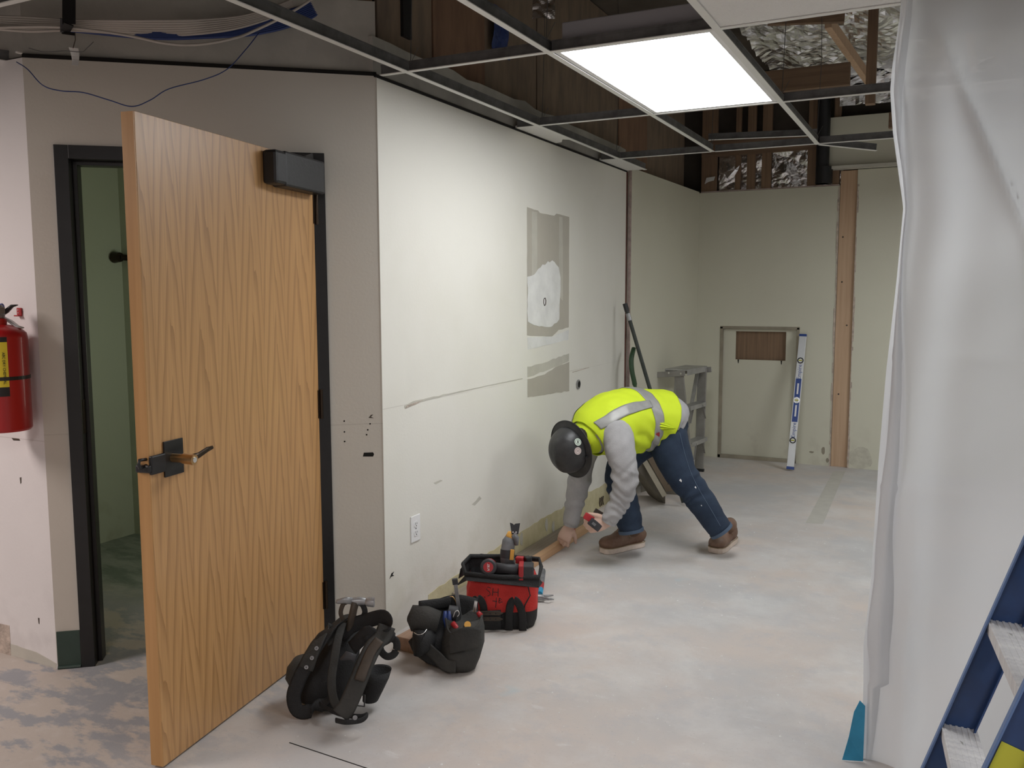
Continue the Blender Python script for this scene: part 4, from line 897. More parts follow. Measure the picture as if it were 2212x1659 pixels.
gh = tag(obj('green_tool', MB().tube([tuple(p)[:3] for p in cat([tuple(onx(1369, 752, -1.985)), tuple(onx(1364, 775, -1.98)), tuple(onx(1365, 800, -1.97)), tuple(onx(1371, 830, -1.95)), tuple(onx(1377, 870, -1.93)), tuple(onx(1380, 1010, -1.93))], 5)], [(.012+.012*min(1, i*.3), .016) if i < 16 else (.014, .010) for i in range(26)], 10, side=(0, 1, 0)), 'greenh', smooth=True, origin=onx(1380, 1010, -1.93)), 'dark green curved tool handle standing in the corner slot', 'tool')
# tilted tan board, cardboard and rod behind the worker's legs
tb = thing('tilted_board', 'dusty tan board propped on edge behind the worker, below his belly', 'board', onz(1434, 1088, 0))
P0, P1 = onz(1432, 1090, .003), at(1376, 985, 6.15)
w_in = V((.0, .16, 0))+V((-.10, 0, 0))
P2 = at(1392, 975, 6.2)
sd_ = (P1-P0).normalized()
obj('board', MB().add([at(1376, 992, 5.95), at(1394, 983, 5.95), at(1437, 1058, 5.88), onz(1437, 1088, .004), onz(1424, 1084, .004), at(1378, 1015, 5.97)] + [q+V((-.13, .17, 0)) for q in (at(1376, 992, 5.95), at(1394, 983, 5.95), at(1437, 1058, 5.88), onz(1437, 1088, .004), onz(1424, 1084, .004), at(1378, 1015, 5.97))],
    [(0, 1, 2, 3, 4, 5), (11, 10, 9, 8, 7, 6)] + [(i, (i+1) % 6, 6+(i+1) % 6, 6+i) for i in range(6)]), 'tandark', tb)
obj('board_edge', MB().bar(at(1387, 987, 5.93), at(1436, 1072, 5.86), .035, .004, rt), 'tan', tb)
cbx = thing('cardboard_panel', 'brown cardboard panel leaning in the recess behind the tan board', 'cardboard', onz(1440, 1062, 0))
cy_ = onz(1440, 1062, 0); 
obj('panel', MB().add([onz(1402, 1066, .004), onz(1462, 1066, .004), at(1440, 965, 6.25), at(1398, 965, 6.25)] + [q+V((-.012, .02, 0)) for q in (onz(1402, 1066, .004), onz(1462, 1066, .004), at(1440, 965, 6.25), at(1398, 965, 6.25))], [(0, 1, 2, 3), (7, 6, 5, 4), (0, 4, 5, 1), (1, 5, 6, 2), (2, 6, 7, 3), (3, 7, 4, 0)]), 'cardboard', cbx)
obj('dark_edge', MB().bar(at(1444, 1046, 6.05), at(1444, 1000, 6.12), .012, .006, rt), 'leather', cbx)
obj('toe_strip', MB().bar(onz(1438, 1064, .01), onz(1470, 1066, .01), .02, .02), 'tandark', cbx, bevel=.001)
blk = tag(obj('wood_block', MB().add([onz(1384, 1064, 0), onz(1412, 1056, 0), onz(1418, 1046, 0), onz(1392, 1040, 0)], [(0, 1, 2, 3)]).add([onz(1384, 1064, .0)+V((0, 0, .1)), onz(1412, 1056, .0)+V((0, 0, .1)), onz(1418, 1046, .0)+V((0, 0, .1)), onz(1392, 1040, .0)+V((0, 0, .1))], [(0, 1, 2, 3)]).add([onz(1384, 1064, 0), onz(1412, 1056, 0), onz(1412, 1056, 0)+V((0, 0, .1)), onz(1384, 1064, 0)+V((0, 0, .1))], [(0, 1, 2, 3)]).add([onz(1412, 1056, 0), onz(1418, 1046, 0), onz(1418, 1046, 0)+V((0, 0, .1)), onz(1412, 1056, 0)+V((0, 0, .1))], [(0, 1, 2, 3)]).add([onz(1418, 1046, 0), onz(1392, 1040, 0), onz(1392, 1040, 0)+V((0, 0, .1)), onz(1418, 1046, 0)+V((0, 0, .1))], [(0, 1, 2, 3)]).add([onz(1392, 1040, 0), onz(1384, 1064, 0), onz(1384, 1064, 0)+V((0, 0, .1)), onz(1392, 1040, 0)+V((0, 0, .1))], [(0, 1, 2, 3)]), 'tandark', origin=onz(1400, 1050, 0)), 'small dusty wood block on the floor behind the tan board', 'wood block')
# lumber on the floor along the wall
pn = onz(866, 1404, 0)
zt = .038
def plank(x0, x1, y0, y1, z0, z1): return MB().span((x0, y0, z0), (x1, y1, z1))
L1 = tag(obj('floor_batten', plank(-1.965, -1.925, 3.5, 5.10, .0, .045), 'pine', bevel=.003, origin=(-1.94, 4.3, 0)), 'clean pine batten on the floor along the wall, under the worker hands', 'batten')
L2 = tag(obj('floor_plank', plank(-2.072, -1.968, 3.5, 5.12, .0, .036), 'pinedirty', bevel=.002, origin=(-2.02, 4.3, 0)), 'dusty grey brown plank on the floor between the wall and the pine batten', 'plank')
c0 = onz(905, 1412, 0)
L3 = tag(obj('timber_offcut', MB().box((c0.x-.045, c0.y+.17, .029), (.10, .36, .058), Matrix.Rotation(R(-4), 3, 'Z')), 'boxbrown' if 'boxbrown' in MT else 'pinedirty', bevel=.003, origin=(c0.x, c0.y, 0)), 'short brown timber offcut on the floor between the two black bags', 'timber')
L3.data.materials[0] = wood_mat('brown_timber', (.40, .26, .18), (.30, .19, .13), 'Y')

# ================================================================== FIRE EXTINGUISHER
ec = ony(3, 800, 2.03); EX, EY = ec.x, 2.03
zb, zt_ = ony(3, 928, EY).z, ony(3, 722, EY).z
re_ = 54/FPX*(ec-EYE).dot(fw)
ext_ = thing('fire_extinguisher', 'red fire extinguisher hanging on the white wall at far left', 'fire extinguisher', (EX, EY, zb))
hb = zt_-zb
obj('cylinder', MB().lathe([(re_*.93, 0), (re_, .008), (re_, hb-.012), (re_*.97, hb+.004), (re_*.8, hb+.020), (re_*.5, hb+.032), (.022, hb+.037)], (EX, EY, zb), n=40), 'red', ext_, smooth='auto')
obj('neck', MB().lathe([(.028, hb+.034), (.028, hb+.056), (.024, hb+.058)], (EX, EY, zb), n=20), 'red', ext_, smooth='auto')
vz = zb+hb+.058
vv = obj('valve', MB().lathe([(.020, 0), (.024, .01), (.018, .03), (.016, .05)], (EX, EY, vz), n=16).box((EX+.004, EY, vz+.03), (.035, .03, .024)), 'steel', ext_, bevel=.002)
ED = (ec-EYE).dot(fw)
def exz(x, y): return at(x, y, ED)
obj('lower_lever', MB().tube([exz(4, 684), exz(22, 694), exz(38, 706), exz(49, 708)], [(.004, .012), (.006, .013), (.006, .012), (.003, .011)], 10, side=Z), 'levelgrey', vv, smooth=True)
obj('upper_lever', MB().tube([exz(2, 682), exz(14, 672), exz(26, 661), exz(37, 659)], [(.005, .012), (.009, .012), (.006, .012), (.002, .009)], 10, side=Z), 'black', vv, smooth=True)
obj('safety_seal', MB().tube([exz(-6, 664), exz(6, 662)], .012, 10), 'bluep', vv)
def wrap(t0, t1, z0, z1, m, name, rr=1.006, par=ext_):
    return obj(name, MB().grid(lambda a, b: (EX+re_*rr*math.cos(t0+(t1-t0)*a), EY+re_*rr*math.sin(t0+(t1-t0)*a), z0+(z1-z0)*b), 12, 2), m, par, smooth=True)
t1_ = R(-19); t0_ = R(-115)
zz0, zz1 = ony(10, 852, EY).z, ony(10, 736, EY).z
lb0 = wrap(t0_, t1_, zz0, zz1, 'yellow', 'label'); wrap(t0_, t1_, zz0, zz0+.034, 'ink', 'label_band', 1.010); wrap(t0_, t1_, zz1-.002, zz1+.016, 'ink', 'label_band', 1.010)
wrap(R(-110), R(-38), zz0+.075, zz1-.03, 'white', 'label_field', 1.012)
ta = R(-27.5); nv = V((math.cos(ta), math.sin(ta), 0)); tv = V((-nv.y, nv.x, 0))
text('lettering', 'ABC DRY CHEMICAL', .0125, V((EX, EY, zb+hb*.62+.0))+nv*(re_*1.016)+Z*.015, -Z, tv, 'ink', ext_)
obj('strap', MB().lathe([(re_*1.02, 0), (re_*1.02, .013), (re_*.99, .013), (re_*.99, 0)], (EX, EY, ony(30, 820, EY).z), n=40), 'black', ext_)
obj('wall_bracket', MB().box((EX-.05, 2.14, zb+.25), (.03, .018, .10)), 'steel', ext_)
bc = ony(42, 674, 2.145); br = tag(obj('hanger_bracket', MB().box(bc, (.026, .006, .032)).box(bc+V((0, -.008, -.014)), (.026, .016, .005)), 'toolred', bevel=.002, origin=bc), 'small red metal wall hook beside the fire extinguisher valve', 'bracket')
for dz in (-.003, .008): obj('screw', MB().tube([bc+V((-.002, -.003, dz)), bc+V((-.002, -.0045, dz))], .0025, 8), 'chrome', br)

# ================================================================== BAGS AND TOOLS
def soft(o, lv=1):
    md = o.modifiers.new('Subdivision', 'SUBSURF'); md.levels = lv; md.render_levels = lv; return o
def ribbon(pts, wd_, th=.004, side=None, n=6, name=None, m=None, par=None):
    """flat strap through points; side = direction of its width"""
    P = cat([tuple(p) for p in pts], n)
    return MB().tube(P, [(wd_/2, th/2)]*len(P), 8, side=side)
# --- red tool bag
RB = onz(1082, 1362, 0) ; ax = V((math.cos(R(24)), math.sin(R(24)), 0)); ay = V((-ax.y, ax.x, 0)); RC = RB + ay*.105
rb = thing('tool_bag', 'open red canvas tool bag with black base, holding power tools', 'bag', RC)
def rl(x, y, z): return RC+ax*x+ay*y+Z*z
def bagsec(z, sx, sy, wob_, n=40, e=.55):
    out = []
    for i in range(n):
        t = 2*math.pi*i/n; c, s = math.cos(t), math.sin(t)
        x = sx*math.copysign(abs(c)**e, c); y = sy*math.copysign(abs(s)**e, s)
        k = 1+wob_*noise.noise(V((c*2.2, s*2.2, z*14)))
        out.append(rl(x*k, y*k, z))
    return out
def shell(secs, cap0=True, cap1=False):
    mb = MB(); n = len(secs[0])
    for s_ in secs: mb.v += s_
    for i in range(len(secs)-1):
        for j in range(n): mb.f.append((i*n+j, i*n+(j+1) % n, (i+1)*n+(j+1) % n, (i+1)*n+j))
    if cap0: mb.f.append(tuple(range(n)))
    if cap1: k = (len(secs)-1)*n; mb.f.append(tuple(range(k, k+n)))
    return mb
obj('base_panel', shell([bagsec(.002, .145, .095, .02), bagsec(.03, .155, .105, .03), bagsec(.085, .162, .112, .04)], True), 'bagblack', rb, smooth=True)
obj('canvas_body', shell([bagsec(.082, .161, .111, .04), bagsec(.12, .163, .112, .08), bagsec(.16, .155, .10, .12), bagsec(.20, .148, .085, .12), bagsec(.235, .145, .075, .06)], False), 'bagred', rb, smooth=True)
# seam and side gusset
obj('seam_piping', MB().tube([rl(.115, -.098, .215), rl(.128, -.108, .16), rl(.105, -.116, .12), rl(.10, -.117, .085), rl(.118, -.106, .01)], .003, 6), 'bagblack', rb)
# steel-framed mouth wrapped in black cloth
mouth = [rl(-.155, -.085, .245), rl(0, -.095, .235), rl(.165, -.088, .235), rl(.175, 0, .255), rl(.165, .085, .262), rl(0, .095, .27), rl(-.15, .085, .272), rl(-.175, 0, .262)]
obj('mouth_frame', MB().tube(mouth, [(.013, .009)]*8, 8, closed=True), 'bagblack', rb, smooth=True)
obj('mouth_flap', MB().add([rl(-.155, -.085, .24), rl(0, -.095, .23), rl(.165, -.088, .23), rl(.18, -.05, .20), rl(.165, -.106, .195), rl(0, -.113, .212), rl(-.15, -.102, .222), rl(-.20, -.07, .185)], [(0, 1, 5, 6), (1, 2, 4, 5), (2, 3, 4), (0, 6, 7)]), 'bagblack', rb, solid=.004)
obj('lining', shell([bagsec(.236, .142, .072, .03), bagsec(.20, .14, .07, .03), bagsec(.185, .138, .068, .02)], False, True), 'bagblack', rb, smooth=True)
obj('mouth_flap', MB().add([rl(-.155, .085, .272), rl(-.10, .088, .285), rl(.0, .09, .272), rl(.0, .08, .20), rl(-.155, .08, .20), rl(-.185, 0, .24), rl(-.19, -.04, .21)], [(0, 1, 2, 3, 4), (0, 4, 6, 5)]), 'bagblack', rb, solid=.004)
# carry straps
obj('carry_handle', ribbon([rl(.035, -.115, .005), rl(.037, -.128, .08), rl(.045, -.145, .135), rl(.062, -.150, .155), rl(.082, -.145, .13), rl(.094, -.126, .08), rl(.096, -.116, .005)], .034, .005, ax), 'bagblack', rb, smooth=True)
obj('carry_handle', ribbon([rl(-.12, -.112, .02), rl(-.118, -.124, .11), rl(-.11, -.135, .15), rl(-.09, -.138, .155), rl(-.075, -.128, .12), rl(-.07, -.118, .05)], .032, .005, ax), 'bagblack', rb, smooth=True)
obj('side_pocket', MB().grid(lambda a, b: rl(-.15+.15*a, -.117-.012*math.sin(a*math.pi), .012+.085*b), 10, 5), 'bagblack', rb, smooth=True, solid=.004)
for z in (.062, .088):
    s_ = obj('leather_strip', MB().prism([(-.12, -.009), (-.005, -.009), (.012, 0), (-.005, .009), (-.12, .009)], rl(0, -.134, z), ax, Z, -.003), 'leather', rb, bevel=.001)
    for x in (-.07, -.045, -.02): obj('eyelet', MB().tube([rl(x, -.134, z), rl(x, -.1372, z)], .0028, 8), 'black', s_)
# hand-written initials in black marker
def stroke(pts, par=rb):
    return obj('marker_stroke', MB().tube([rl(x, y, z) for x, y, z in pts], .0016, 5), 'ink', par)
def hy(x, z): return -.114*1.0 - .004 + (z-.16)*.23*1.0
for st in ([(-.022, .185), (-.036, .190), (-.042, .180), (-.028, .170), (-.024, .160), (-.036, .152)], [(-.012, .186), (-.014, .155)], [(.010, .184), (.010, .152)], [(-.014, .170), (.010, .169)],
           [(.003, .148), (.002, .122), (-.001, .105)], [(-.014, .134), (.006, .132)], [(.016, .146), (.014, .128)], [(.016, .146), (.026, .142), (.016, .137), (.030, .131), (.014, .126)], [(-.05, .15), (-.046, .146)]):
    stroke([(x-.022, 0, z) for x, z in st])
# marker strokes hug the canvas: shift each vertex onto the front of the bag
body = [o for o in rb.children if o.name.startswith('canvas_body')][0]
from mathutils.bvhtree import BVHTree
def bvh(o): return BVHTree.FromPolygons([v.co.copy() for v in o.data.vertices], [tuple(p.vertices) for p in o.data.polygons])
tree = bvh(body)
for o in rb.children:
    if o.name.startswith('marker_stroke'):
        for v in o.data.vertices:
            hit = tree.ray_cast(v.co - ay*.5, ay)
            if hit[0]: v.co = hit[0] - ay*(.0015 - .0*0) 
# --- tools in the red bag
kn = thing('cordless_wrench', 'red and black cordless power tool lying across the mouth of the red bag', 'power tool', rl(0, -.03, .235))
obj('motor_head', MB().lathe([(.020, -.045), (.032, -.04), (.035, 0), (.034, .03), (.030, .036)], rl(-.055, -.045, .268), -ay+V((0, 0, .25)), 20), 'toolred', kn, smooth='auto')
hd = obj('motor_cap', MB().lathe([(.036, 0), (.036, .010), (.030, .015), (.0, .015)], rl(-.055, -.045, .268)+(-ay+V((0, 0, .25))).normalized()*.030, -ay+V((0, 0, .25)), 20), 'tooldark', kn, smooth='auto')
obj('cap_badge', MB().lathe([(.022, 0), (.022, .002)], rl(-.055, -.045, .268)+(-ay+V((0, 0, .25))).normalized()*.0455, -ay+V((0, 0, .25)), 20), 'toolred', hd)
text('lettering', 'FUEL', .014, rl(-.055, -.045, .268)+(-ay+V((0, 0, .25))).normalized()*.0482, (-ax).cross((-ay+V((0, 0, .25))).normalized()), ax, 'white', kn)
obj('grip', MB().tube([rl(-.035, -.05, .262), rl(.02, -.055, .262), rl(.075, -.058, .258)], [(.028, .022), (.022, .019), (.026, .024)], 12), 'tooldark', kn, smooth=True)
obj('nose', MB().tube([rl(-.055, -.02, .268), rl(-.055, .045, .26)], [.028, .016], 14), 'toolred', kn, smooth='auto')
bt = obj('battery', MB().box(rl(.115, -.058, .255), (.055, .07, .062), Matrix.Rotation(R(24), 3, 'Z')), 'tooldark', kn, bevel=.006); obj('battery_clip', MB().box(rl(.088, -.062, .256), (.022, .074, .066), Matrix.Rotation(R(24), 3, 'Z')), 'toolred', kn, bevel=.004)
nb = thing('brad_clamp', 'small red and black clamp in the back of the red bag', 'clamp', rl(.10, .03, .24)); obj('jaw', MB().box(rl(.08, .0, .285), (.035, .03, .03), Matrix.Rotation(R(10), 3, 'Z')), 'toolred', nb, bevel=.004); obj('knob', MB().box(rl(.115, .0, .285), (.03, .035, .034), Matrix.Rotation(R(50), 3, 'Z')), 'black', nb, bevel=.006)
obj('stem', MB().bar(rl(.095, .0, .28), rl(.095, .0, .20), .014, .014), 'steel', nb)
# oscillating multi-tool standing up
DT = 3.93
def mt(x, y, d=DT): return at(x, y, d)
ot = thing('multi_tool', 'dusty grey and yellow oscillating tool standing upright in the red bag', 'power tool', mt(1098, 1216))
obj('body', MB().tube([mt(1098, 1224), mt(1096, 1200), mt(1097, 1184), mt(1099, 1170), mt(1104, 1160)], [(.032, .028), (.033, .030), (.030, .028), (.030, .028), (.024, .022)], 16, side=rt), 'toolgrey', ot, smooth=True)
obj('grip_band', MB().tube([mt(1096, 1204), mt(1096.5, 1186)], [(.0345, .031), (.032, .030)], 16, side=rt), 'tooldark', ot, smooth='auto')
obj('yellow_panel', MB().bar(mt(1105, 1210, DT-.03), mt(1107, 1187, DT-.03), .018, .006, rt), 'toolyel', ot, bevel=.002)
obj('yellow_head', MB().tube([mt(1099, 1164), mt(1104, 1157), mt(1112, 1155)], [.020, .024, .016], 14), 'toolyel', ot, smooth=True)
obj('gearbox', MB().tube([mt(1108, 1156, DT-.01), mt(1115, 1163, DT-.015), mt(1116, 1178, DT-.015)], [.016, .015, .008], 12), 'toolgrey', ot, smooth=True)
bd = obj('blade_mount', MB().tube([mt(1112, 1156, DT-.012), mt(1113, 1150, DT-.012)], .012, 12), 'steel', ot)
obj('cutting_blade', MB().prism([(-.022, .052), (-.010, .048), (-.004, .042), (.004, .048), (.024, .050), (.016, .0), (-.014, .0)], mt(1112, 1154, DT-.02), rt, up, .002), 'tooldark', ot)
for dx in (-.008, .006): obj('blade_bolt', MB().tube([mt(1112, 1152, DT-.022)+rt*dx+up*.006, mt(1112, 1152, DT-.022)+rt*dx+up*.006-fw*.004], .0035, 8), 'chrome', ot)
# hammer lying behind the bag, red/blue grip (pry hammer)
h0, h1 = onz(1171, 1240, .03), onz(1168, 1288, .02)
ph = thing('claw_bar', 'steel claw hammer with red and blue grip lying right of the red bag', 'hammer', (h0+h1)/2*1.0)
P_ = lambda x, y, z=.022: onz(x, y, z)
obj('rubber_grip', MB().tube([P_(1173, 1234), P_(1170, 1262)], [(.017, .014), (.015, .013)], 12), 'toolgrey', ph, smooth='auto')
obj('red_band', MB().tube([P_(1170, 1262), P_(1168, 1274)], [(.0155, .0135), (.0155, .0135)], 12), 'toolred', ph); obj('blue_band', MB().tube([P_(1168, 1274), P_(1166, 1284)], [(.0155, .0135), (.0155, .0135)], 12), 'tape', ph)
obj('hammer_head', MB().tube([P_(1155, 1290), P_(1168, 1290), P_(1176, 1291)], [.016, .014, .012], 12), 'steel', ph, smooth='auto')
obj('claw', MB().tube([P_(1174, 1288), P_(1186, 1287), P_(1195, 1286, .012)], [(.008, .006), (.006, .005), (.003, .002)], 8), 'steel', ph); obj('claw', MB().tube([P_(1174, 1292), P_(1186, 1294), P_(1196, 1295, .012)], [(.008, .006), (.006, .005), (.003, .002)], 8), 'steel', ph)

# --- black pouch on a belt, open, full of hand tools
PD = 3.36
def pp(x, y, d=PD):
    p_ = at(x, y, d+.05)
    return p_ if p_.z > .006 else onz(x, y, .006)
pch = thing('tool_pouch', 'dusty black open tool pouch on a belt with hand tools sticking out', 'pouch', onz(985, 1440, 0))
def pocket(name, px, m='bagdust', par=pch, n=26, thick=.004, capb=True, dd=.05, rot=None, wobble=.05, hollow=True):
    """open bucket: px = rows of (cx, cy, half width px, depth half in m, depth) from bottom to rim"""
    secs = []
    rows = px + ([ (px[-1][0], px[-1][1]+3, px[-1][2]*.9, px[-1][3]*.88, px[-1][4]), (px[-2][0], px[-2][1], px[-2][2]*.86, px[-2][3]*.82, px[-2][4]) ] if hollow else [])
    for k, (cx, cy, hw_, dh, d) in enumerate(rows):
        c = at(cx, cy, d+dd); r_ = hw_/FPX*(d+dd); row = []
        tlt = V((fw.x, fw.y, 0)).normalized()
        for i in range(n):
            t = 2*math.pi*i/n; kk = 1+wobble*noise.noise(V((math.cos(t)*2, math.sin(t)*2, k*.7+cx*.01)))
            q_ = c+rt*(r_*math.cos(t)*kk)+tlt*(dh*math.sin(t)*kk); q_.z = max(q_.z, .003); row.append(q_)
        secs.append(row)
    return obj(name, shell(secs, capb, True), m, par, smooth=True)
pocket('front_pocket', [(1000, 1440, 28, .05, 3.36), (995, 1420, 42, .07, 3.36), (1000, 1385, 46, .085, 3.37), (1005, 1352, 42, .085, 3.39), (1002, 1330, 40, .07, 3.42)])
pocket('main_body', [(945, 1425, 30, .05, 3.42), (950, 1395, 46, .08, 3.43), (948, 1355, 50, .09, 3.46), (955, 1318, 46, .07, 3.5), (962, 1306, 40, .06, 3.5)], 'bagblack')
obj('pouch_flap', MB().grid(lambda a, b: pp(1003+36*(2*a-1)*(1-.1*b), 1372+40*b-10*math.sin(a*math.pi)*(1-b)-14*a, PD-.085-.02*math.sin(a*math.pi)), 14, 8), 'bagdust', pch, smooth=True, solid=.005)
obj('pocket_rim', MB().tube([tuple(p) for p in cat([tuple(pp(963, 1335, 3.32)), tuple(pp(968, 1362, 3.30)), tuple(pp(985, 1374, 3.28)), tuple(pp(1010, 1368, 3.28)), tuple(pp(1033, 1350, 3.31)), tuple(pp(1041, 1330, 3.36))], 5)], .0045, 6), 'bagdust', pch, smooth=True)
obj('back_panel', MB().grid(lambda a, b: pp(932+100*a, 1300+(70)*b-12*math.sin(a*3.1)*(1-b)-6*a, 3.50-.03*math.sin(a*3.14)), 12, 8), 'bagblack', pch, smooth=True, solid=.006)
hp_ = obj('side_holster', MB().tube([pp(881, 1336, 3.40), pp(890, 1335, 3.40), pp(920, 1338, 3.40), pp(948, 1345, 3.40)], [(.010, .03), (.052, .035), (.054, .04), (.045, .04)], 20, side=up), 'bagdust', pch, smooth=True)
obj('holster_flap', MB().tube([tuple(p) for p in cat([tuple(pp(905, 1310, 3.4)), tuple(pp(935, 1306, 3.42)), tuple(pp(960, 1303, 3.44)), tuple(pp(972, 1298, 3.46))], 4)], [(.022, .008)]*13, 8, side=up), 'bagblack', pch, smooth=True)
pocket('lower_pocket', [(905, 1412, 12, .03, 3.34), (915, 1395, 24, .05, 3.36), (918, 1370, 27, .06, 3.38), (915, 1355, 22, .05, 3.39)], 'bagblack', hollow=False)
obj('wire_loop', MB().tube([tuple(p) for p in cat([tuple(pp(894, 1366, 3.33)), tuple(pp(903, 1371, 3.32)), tuple(pp(915, 1368, 3.32)), tuple(pp(923, 1358, 3.34))], 5)], .0018, 6), 'chrome', pch, smooth=True)
obj('loose_strap', ribbon([pp(925, 1402, 3.33), pp(945, 1420, 3.31), pp(962, 1437, 3.30), pp(985, 1441, 3.29)], .05, .004, up), 'bagdust', pch, smooth=True)
obj('belt', ribbon([pp(888, 1380, 3.38), pp(900, 1402, 3.36), pp(925, 1420, 3.34), pp(955, 1432, 3.33)], .045, .006, up), 'bagblack', pch, smooth=True)
# tools in the pouch
def tool(name, lab, cat_, p): return thing(name, lab, cat_, p)
t_ = tool('pry_bar', 'long grey flat bar standing in the black pouch', 'pry bar', pp(990, 1320, 3.47))
obj('bar', MB().bar(pp(983, 1254, 3.43), pp(993, 1330, 3.47), .015, .006, rt), 'steel', t_, bevel=.001); obj('tip', MB().bar(pp(982, 1250, 3.43), pp(984, 1262, 3.435), .022, .014, rt), 'tooldark', t_, bevel=.002)
t_ = tool('hex_key', 'bent bright hex key hooked on the rim of the black pouch', 'hex key', pp(980, 1305, 3.47))
obj('rod', MB().tube([tuple(p) for p in cat([tuple(pp(966, 1301, 3.46)), tuple(pp(967, 1292, 3.46)), tuple(pp(977, 1289, 3.46)), tuple(pp(983, 1297, 3.46)), tuple(pp(987, 1309, 3.47))], 4)], .0028, 6), 'brass', t_, smooth=True)
t_ = tool('blue_pliers', 'pair of pliers with dark blue handles in the black pouch', 'pliers', pp(970, 1340, 3.42))
for dx in (0, 9): obj('handle', MB().tube([pp(962+dx, 1320, 3.40), pp(961+dx, 1335, 3.39), pp(966+dx, 1362, 3.40)], [.007, .010, .007], 10), 'cableb', t_, smooth=True)
obj('jaws', MB().tube([pp(966, 1362, 3.40), pp(968, 1385, 3.41)], [.012, .006], 8), 'steel', t_)
t_ = tool('cloth_roll', 'dark grey rolled tape with white cord loop in the black pouch', 'tape roll', pp(978, 1325, 3.43))
obj('roll', MB().tube([pp(968, 1322, 3.42), pp(988, 1326, 3.42)], [.028, .030], 16), 'tooldark', t_, smooth='auto'); obj('cord', MB().tube([tuple(p) for p in cat([tuple(pp(979, 1333, 3.38)), tuple(pp(983, 1322, 3.37)), tuple(pp(989, 1319, 3.37)), tuple(pp(992, 1326, 3.38)), tuple(pp(988, 1332, 3.38))], 4)], .0018, 5), 'white', t_, smooth=True)
t_ = tool('red_screwdriver', 'screwdriver with a red and grey handle lying in the black pouch', 'screwdriver', pp(985, 1350, 3.38))
obj('handle', MB().tube([pp(977, 1345, 3.35), pp(988, 1358, 3.34), pp(993, 1363, 3.34)], [.010, .011, .009], 10), 'toolred', t_, smooth=True); obj('collar', MB().tube([pp(993, 1363, 3.34), pp(1001, 1371, 3.335)], .011, 10), 'steel', t_); obj('shaft', MB().tube([pp(1001, 1371, 3.335), pp(1006, 1385, 3.36)], .004, 6), 'steel', t_)
t_ = tool('yellow_knife', 'knife with a yellow cap and white clip in the black pouch', 'knife', pp(1010, 1350, 3.36))
obj('handle', MB().tube([pp(1010, 1351, 3.34), pp(1000, 1362, 3.36)], [.013, .013], 12), 'greenrub', t_, smooth='auto'); obj('cap', MB().tube([pp(1010, 1349, 3.325), pp(1010, 1351, 3.34)], [.013, .014], 14), 'toolyel', t_, smooth='auto')
obj('clip', MB().tube([pp(1013, 1356, 3.32), pp(1018, 1362, 3.31), pp(1019, 1369, 3.31), pp(1013, 1366, 3.31), pp(1011, 1359, 3.31)], .0028, 6, closed=True), 'white', t_, smooth=True)
t_ = tool('utility_blade', 'silver utility knife standing in the right side of the black pouch', 'knife', pp(1030, 1320, 3.42))
obj('blade_case', MB().bar(pp(1028, 1298, 3.42), pp(1024, 1322, 3.42), .013, .008, rt), 'chrome', t_, bevel=.002); obj('tail', MB().tube([pp(1032, 1322, 3.40), pp(1038, 1330, 3.40)], [.008, .012], 10), 'toolred', t_, smooth=True)

# --- black tool rig (harness) slumped by the door, hammer on top
HD = 2.98
def hh(x, y, d=HD):
    p_ = at(x, y, d+.10)
    return p_ if p_.z > .006 else onz(x, y, .006)
hr = thing('tool_harness', 'black webbing tool harness slumped on the floor against the oak door', 'harness', onz(735, 1520, 0))
def hs(name, pts, wd_, m='bagblack', th=.006, side=rt, n=5):
    return obj(name, ribbon([hh(*p) for p in pts], wd_, th, side, n), m, hr, smooth=True)
def pk_(name, rows, m='bagblack', hollow=False): return pocket(name, rows, m, hr, hollow=hollow, wobble=.10, dd=.10)
pk_('main_pouch', [(715, 1535, 40, .05, 3.02), (700, 1500, 60, .085, 3.02), (708, 1450, 62, .095, 3.03), (725, 1400, 52, .085, 3.05), (742, 1355, 34, .06, 3.08), (752, 1335, 20, .04, 3.10)])
pk_('left_pocket', [(640, 1480, 14, .03, 2.98), (640, 1460, 22, .05, 2.98), (645, 1440, 24, .06, 3.0), (650, 1425, 18, .05, 3.0)], 'bagdust')
hs('belt', [(745, 1338, 3.02), (715, 1358, 2.95), (688, 1392, 2.92), (664, 1432, 2.90), (645, 1470, 2.90), (634, 1505, 2.90), (643, 1535, 2.90), (668, 1536, 2.90), (700, 1518, 2.9), (722, 1500, 2.92)], .050, 'bagblack', side=(rt+up*.5).normalized())
hs('shoulder_strap', [(722, 1385, 2.94), (705, 1360, 2.97), (690, 1380, 2.93), (672, 1415, 2.90), (660, 1445, 2.89)], .055, 'bagdust', side=(rt*.8+up*.5).normalized())
for (x, y) in ((684, 1400), (674, 1421), (662, 1441)): 
    e_ = obj('grommet', MB().lathe([(.007, 0), (.007, .003), (.0035, .003), (.0035, 0)], hh(x, y, 2.878), -fw, 12), 'steel', hr)
hs('arch_strap', [(735, 1375, 3.0), (760, 1352, 3.0), (795, 1340, 2.98), (830, 1333, 2.95), (843, 1352, 2.93), (838, 1372, 2.92), (815, 1385, 2.92)], .052, 'bagblack', side=up)
hs('wide_band', [(836, 1352, 2.93), (826, 1375, 2.91), (808, 1395, 2.88), (790, 1430, 2.84), (772, 1475, 2.80), (750, 1525, 2.78), (735, 1545, 2.78)], .062, 'bagdust', side=(rt-up*.1).normalized(), th=.009)
hs('brown_webbing', [(820, 1382, 2.885), (803, 1404, 2.86), (788, 1438, 2.82), (776, 1470, 2.79)], .036, 'leather', side=rt)
hs('long_strap', [(740, 1345, 2.98), (730, 1380, 2.93), (722, 1425, 2.90), (716, 1470, 2.88), (722, 1515, 2.87), (740, 1540, 2.86)], .030, 'bagdust', side=rt)
